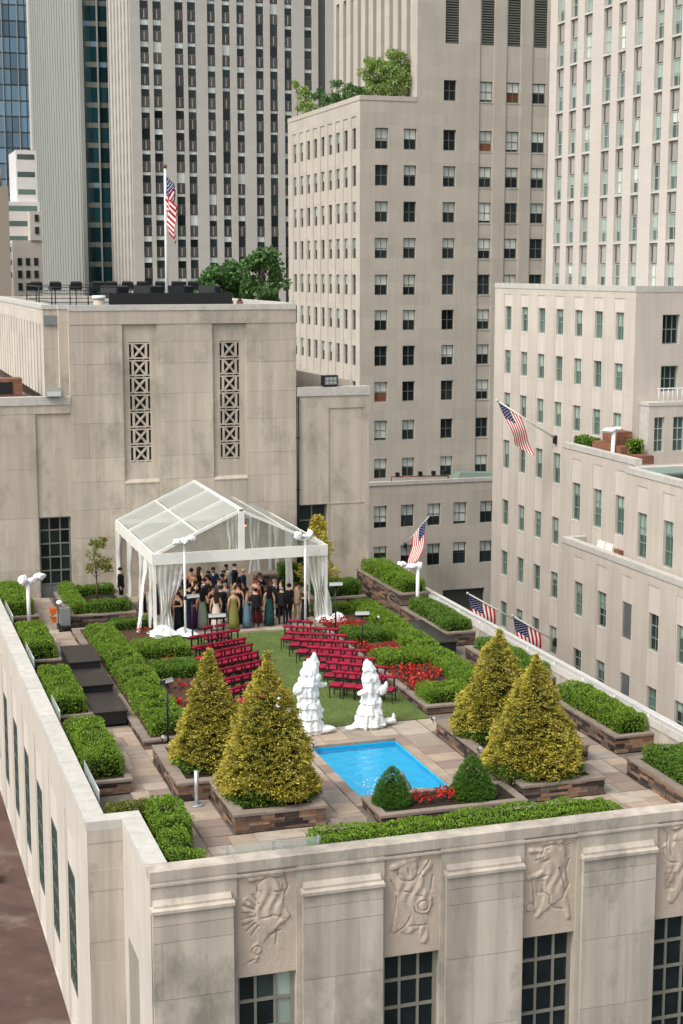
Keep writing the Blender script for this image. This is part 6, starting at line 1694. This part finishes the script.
# block B, C, D
def low_block(lbl, x, y0, y1, zt, wl, rows, slots=(), fm=m_metal_green, x2=60):
    B = thing("stone_building", lbl, "building", (x + 4, (y0 + y1) / 2, GZ))
    cells = []; ws = []
    for yy in wl:
        cells.append((yy - 1.25, yy + .1, -26, zt - .9, .035, 1))
        for z0, z1 in rows:
            cells.append((yy - 1.12, yy, z0, z1, .26, 'hole')); ws.append((yy - 1.12, yy, z0, z1))
    facade(B, "side_wall", (m_sis, m_bay), 'x', x, y0, y1, GZ, zt - .35, cells)
    for i, w4 in enumerate(ws):
        if any(abs(w4[1] - a_) < .2 and w4[2] == b_ for a_, b_ in slots):
            lv = MB().box(x + .24, x + .27, w4[0], w4[1], w4[2], w4[3]).build("louvre", m_frame_dark, B)
            mb = MB()
            for z in np.arange(w4[2] + .05, w4[3] - .05, .12): mb.box(x + .1, x + .22, w4[0], w4[1], z, z + .05)
            mb.build("blades", m_greybox, lv)
        else: window(B, 'x', x + .24, *w4, fm, m_glass if i % 2 else m_glass_t, random.choice((0, 0, .3, .5)), 2, 3, bm=m_blind2, sill=m_bay)
    yy = y0
    while yy < y1 - .01:
        e = min(y1, yy + 2.1); block("coping_stone", m_coping, B, x - .05, x + .45, yy + .004, e - .004, zt - .345, zt); yy = e
    MB().box(x + .45, x2, y0 + .4, y1 - .4, zt - 1.3, zt - .9).build("roof", m_cap, B)
    MB().face([(x, y1, GZ), (x2, y1, GZ), (x2, y1, zt - .35), (x, y1, zt - .35)]).face([(x, y0, GZ), (x2, y0, GZ), (x2, y0, zt - .35), (x, y0, zt - .35)]).face([(x + .44, y0, zt - 1.0), (x + .44, y1, zt - 1.0), (x + .44, y1, zt - .01), (x + .44, y0, zt - .01)]).build("shell", m_sis, B)
    MB().box(x + .45, x2, y1 - .45, y1 + .02, zt - .9, zt - .01).build("end_parapet", m_coping, B)
    return B
low_block("upper roof-terrace block of the pale right-hand building", 44.0, 81.2, 91.0, 3.93, [89.5, 86.55, 83.6], [(-.9, 1.5), (-5.2, -3.0)])
low_block("stepped-forward block below the right penthouse terrace", 43.4, 62, 81.19, 3.5, [79.7 - 3.03 * k for k in range(6)], [(-1.6, 1.05), (-5.0, -3.0)])
low_block("lowest roof-terrace block of the right-hand building with sofas", 42.5, 58, 87.7, -1.66, [85.85 - 3.15 * k for k in range(9)], [(-6.3, -4.15), (-10.2, -8.4), (-14.2, -12.3)], ((79.6, -6.3), (79.6, -10.2)))
# penthouse on the terrace
PH = thing("penthouse", "small pale penthouse with tall windows on the right terrace", "building", (52, 82, 2.6))
pw = [(46.85, 47.55), (48.15, 48.95), (49.6, 50.4)]
cells = [(a, b, 3.9, 6.05, .25, 'hole') for a, b in pw]
facade(PH, "front_wall", m_sis, 'y', 84.2, 46.45, 58, 2.6, 6.75, cells)
for a, b in pw: window(PH, 'y', 84.42, a, b, 3.9, 6.05, m_frame_pale, m_glass_t, 0, 2, 3)
MB().box(46.4, 58, 84.15, 85.4, 6.75, 6.95).face([(46.45, 84.2, 2.6), (46.45, 85.4, 2.6), (46.45, 85.4, 6.75), (46.45, 84.2, 6.75)]).build("roof", m_coping, PH)
rl = thing("terrace_railing", "pale railing on the penthouse roof", "railing", (48.5, 84.4, 6.95))
for x in np.arange(47.2, 50.2, .32): MB().tube((x, 84.4, 6.95), (x, 84.4, 7.75), .025, n=6).build("baluster", m_white, rl)
MB().box(47.1, 50.3, 84.36, 84.44, 7.75, 7.82).build("handrail", m_white, rl)
# terrace planters, floodlight, sofa
bp_ = thing("brick_planter", "brown brick planter wall with shrubs on the right terrace", "planter", (45.2, 86.5, 2.7))
MB().box(44.6, 45.6, 84.2, 88.0, 2.65, 4.3).box(44.9, 45.9, 85.2, 87.2, 2.65, 5.1).box(45.0, 46.0, 82.6, 84.2, 2.65, 3.9).build("wall", m_terr, bp_)
hedge("dark green shrub strip behind the right terrace planter", 44.55, 45.4, 88.1, 90.6, 2.7, 4.35, m_hedge2, dens=160, size=.14)
hedge("small bright shrub beside the brick planter on the right terrace", 45.1, 45.9, 83.7, 84.6, 3.9, 4.75, m_hedge, dens=200, size=.13)
hedge("green planting at the right picture edge on the terrace", 44.4, 46.0, 70, 74.6, 2.6, 3.75, m_hedge, dens=120, size=.14)
wrapped("white wrapped floodlight on the right-hand building's terrace", 44.45, 84.9, 2.65, 5.15, [(-.3, 0, .12, .26, (2.0, .8, .6)), (.25, 0, .2, .22, (1.6, .8, .6))], .13)
hv = thing("roof_unit", "dark roof hatch on the stepped-forward block", "roof hatch", (45, 79.3, 2.6))
MB().box(44.2, 46, 78.6, 80.6, 2.55, 3.3).build("body", m_greybox, hv); MB().box(44.1, 46.1, 78.5, 80.7, 3.3, 3.42).build("lid", m_metal_green, hv)
pb = thing("planter_box", "long terracotta planter box on the stepped-forward block", "planter", (45, 76.5, 2.6))
MB().box(44.2, 45.6, 74.8, 78.2, 2.55, 3.2).build("box", m_terr, pb); MB().box(44.3, 45.5, 74.9, 78.1, 3.2, 3.22).build("soil", m_soil, pb)
so = thing("sofa", "white cushioned outdoor sofa on the lowest right terrace", "sofa", (43.6, 84.5, -2.56))
MB().box(-.5, .5, -1.1, 1.1, 0, .32).build("base", m_metal_grey, so, local=True)
for k in range(2): MB().box(-.45, .42, -1.05 + 1.06 * k, -.02 + 1.06 * k, .32, .5).build("seat_cushion", m_cream, so, local=True)
for k in range(2): MB().hexa([(.2, -1.0 + 1.05 * k, .5), (.45, -1.0 + 1.05 * k, .5), (.45, -.05 + 1.05 * k, .5), (.2, -.05 + 1.05 * k, .5), (.3, -1.0 + 1.05 * k, .95), (.48, -1.0 + 1.05 * k, .95), (.48, -.05 + 1.05 * k, .95), (.3, -.05 + 1.05 * k, .95)]).build("back_cushion", m_cream, so, local=True)
ot = thing("armchair", "dark armchair beside the white terrace sofa", "armchair", (43.5, 82.6, -2.56))
MB().box(-.4, .4, -.4, .4, 0, .4).box(.2, .42, -.4, .4, .4, .85).box(-.4, .2, -.42, -.3, .4, .6).box(-.4, .2, .3, .42, .4, .6).build("frame", m_terr, ot, local=True)
MB().box(-.38, .18, -.28, .28, .4, .5).build("cushion", m_cream, ot, local=True)

# ---- right tower above
T6 = thing("stone_building", "pale limestone tower rising at the upper right with narrow window strips", "building", (64, 105, GZ))
tb = [(112.94, 114.2), (110.64, 111.85), (108.22, 109.55), (105.1, 106.35), (102.85, 104.0), (100.43, 101.6), (97.43, 98.6), (95.05, 96.33), (92.6, 93.8), (90.2, 91.4)]
tz = [13.45 + 3.4 * k for k in range(11)]
facade(T6, "side_wall", (m_towr, m_spand_l), 'x', 54.0, 84, 115.5, 12, 56, [(a, b, 12.5, 54, .32, 1) for a, b in tb])
for a, b in tb:
    for z in tz:
        window(T6, 'x', 54.0 + .28, a, b, z + .1, z + 1.92, m_frame_pale, m_glass_t, random.choice((.4, .5, .5, .6, 0, .95)), 2, 2, bm=m_blind if random.random() < .12 else m_blind2)
        block("spandrel", m_spand_l, T6, 54.0 + .16, 54.0 + .315, a + .03, b - .03, z + 1.98, z + 3.3)
        block("spandrel_rib", m_spand, T6, 54.0 + .14, 54.0 + .158, a + .12, a + .3, z + 2.05, z + 3.2)
        block("spandrel_rib", m_spand, T6, 54.0 + .14, 54.0 + .158, b - .3, b - .12, z + 2.05, z + 3.2)
        block("window_sill", m_coping, T6, 54.0 - .02, 54.0 + .3, a, b, z - .06, z + .08)
MB().box(54.5, 80, 84.2, 115.3, 12, 56).build("core", m_frame_dark, T6)
MB().face([(54, 84, 12), (80, 84, 12), (80, 84, 56), (54, 84, 56)]).face([(54, 115.5, 12), (80, 115.5, 12), (80, 115.5, 56), (54, 115.5, 56)]).build("end_wall", m_towr, T6)

# ---- flags on angled poles
def wall_flag(label, base, tip, t_len, s_vec, t0=.06, wave=.16):
    base, tip = Vector(base), Vector(tip); d = (base - tip).normalized()
    t_ = thing("angled_flag", label, "flag", tuple(base))
    MB().tube(base, tip, .07, .045, n=8).build("pole", m_white, t_)
    MB().ball(tip, .11).build("finial", m_coping, t_)
    MB().box(base.x - .12, base.x + .12, base.y - .14, base.y + .14, base.z - .35, base.z + .2).build("bracket", m_black, t_)
    sv = Vector(s_vec); nrm = d.cross(sv).normalized()
    def fn(s, t):
        p = tip + d * (t0 + t * t_len * (1 - .15 * s)) + sv * s + nrm * (wave * math.sin(s * 7 + t * 3) * (.3 + s)) + Vector((0, 0, -.25 * s * s))
        return p
    flag_cloth(t_, fn)
    return t_
wall_flag("American flag on an angled pole on the pale right-hand building", (45.95, 96.2, 3.55), (41.6, 96.2, 6.25), 1.9, (1.25, -.3, -2.7))
wall_flag("American flag just above the right parapet, left of the pair", (45.95, 101.2, -10.5), (41.7, 101.2, -8.0), 2.4, (.35, -.3, -2.4))
wall_flag("American flag just above the right parapet, right of the pair", (45.95, 95.5, -10.5), (42.7, 95.5, -8.5), 2.4, (.35, -.3, -2.4))
wall_flag("American flag on a pole at the foot of the middle tower", (51.95, 142.4, -12.0), (53.3, 139.6, -8.9), 2.9, (-1.1, -.8, -3.6))
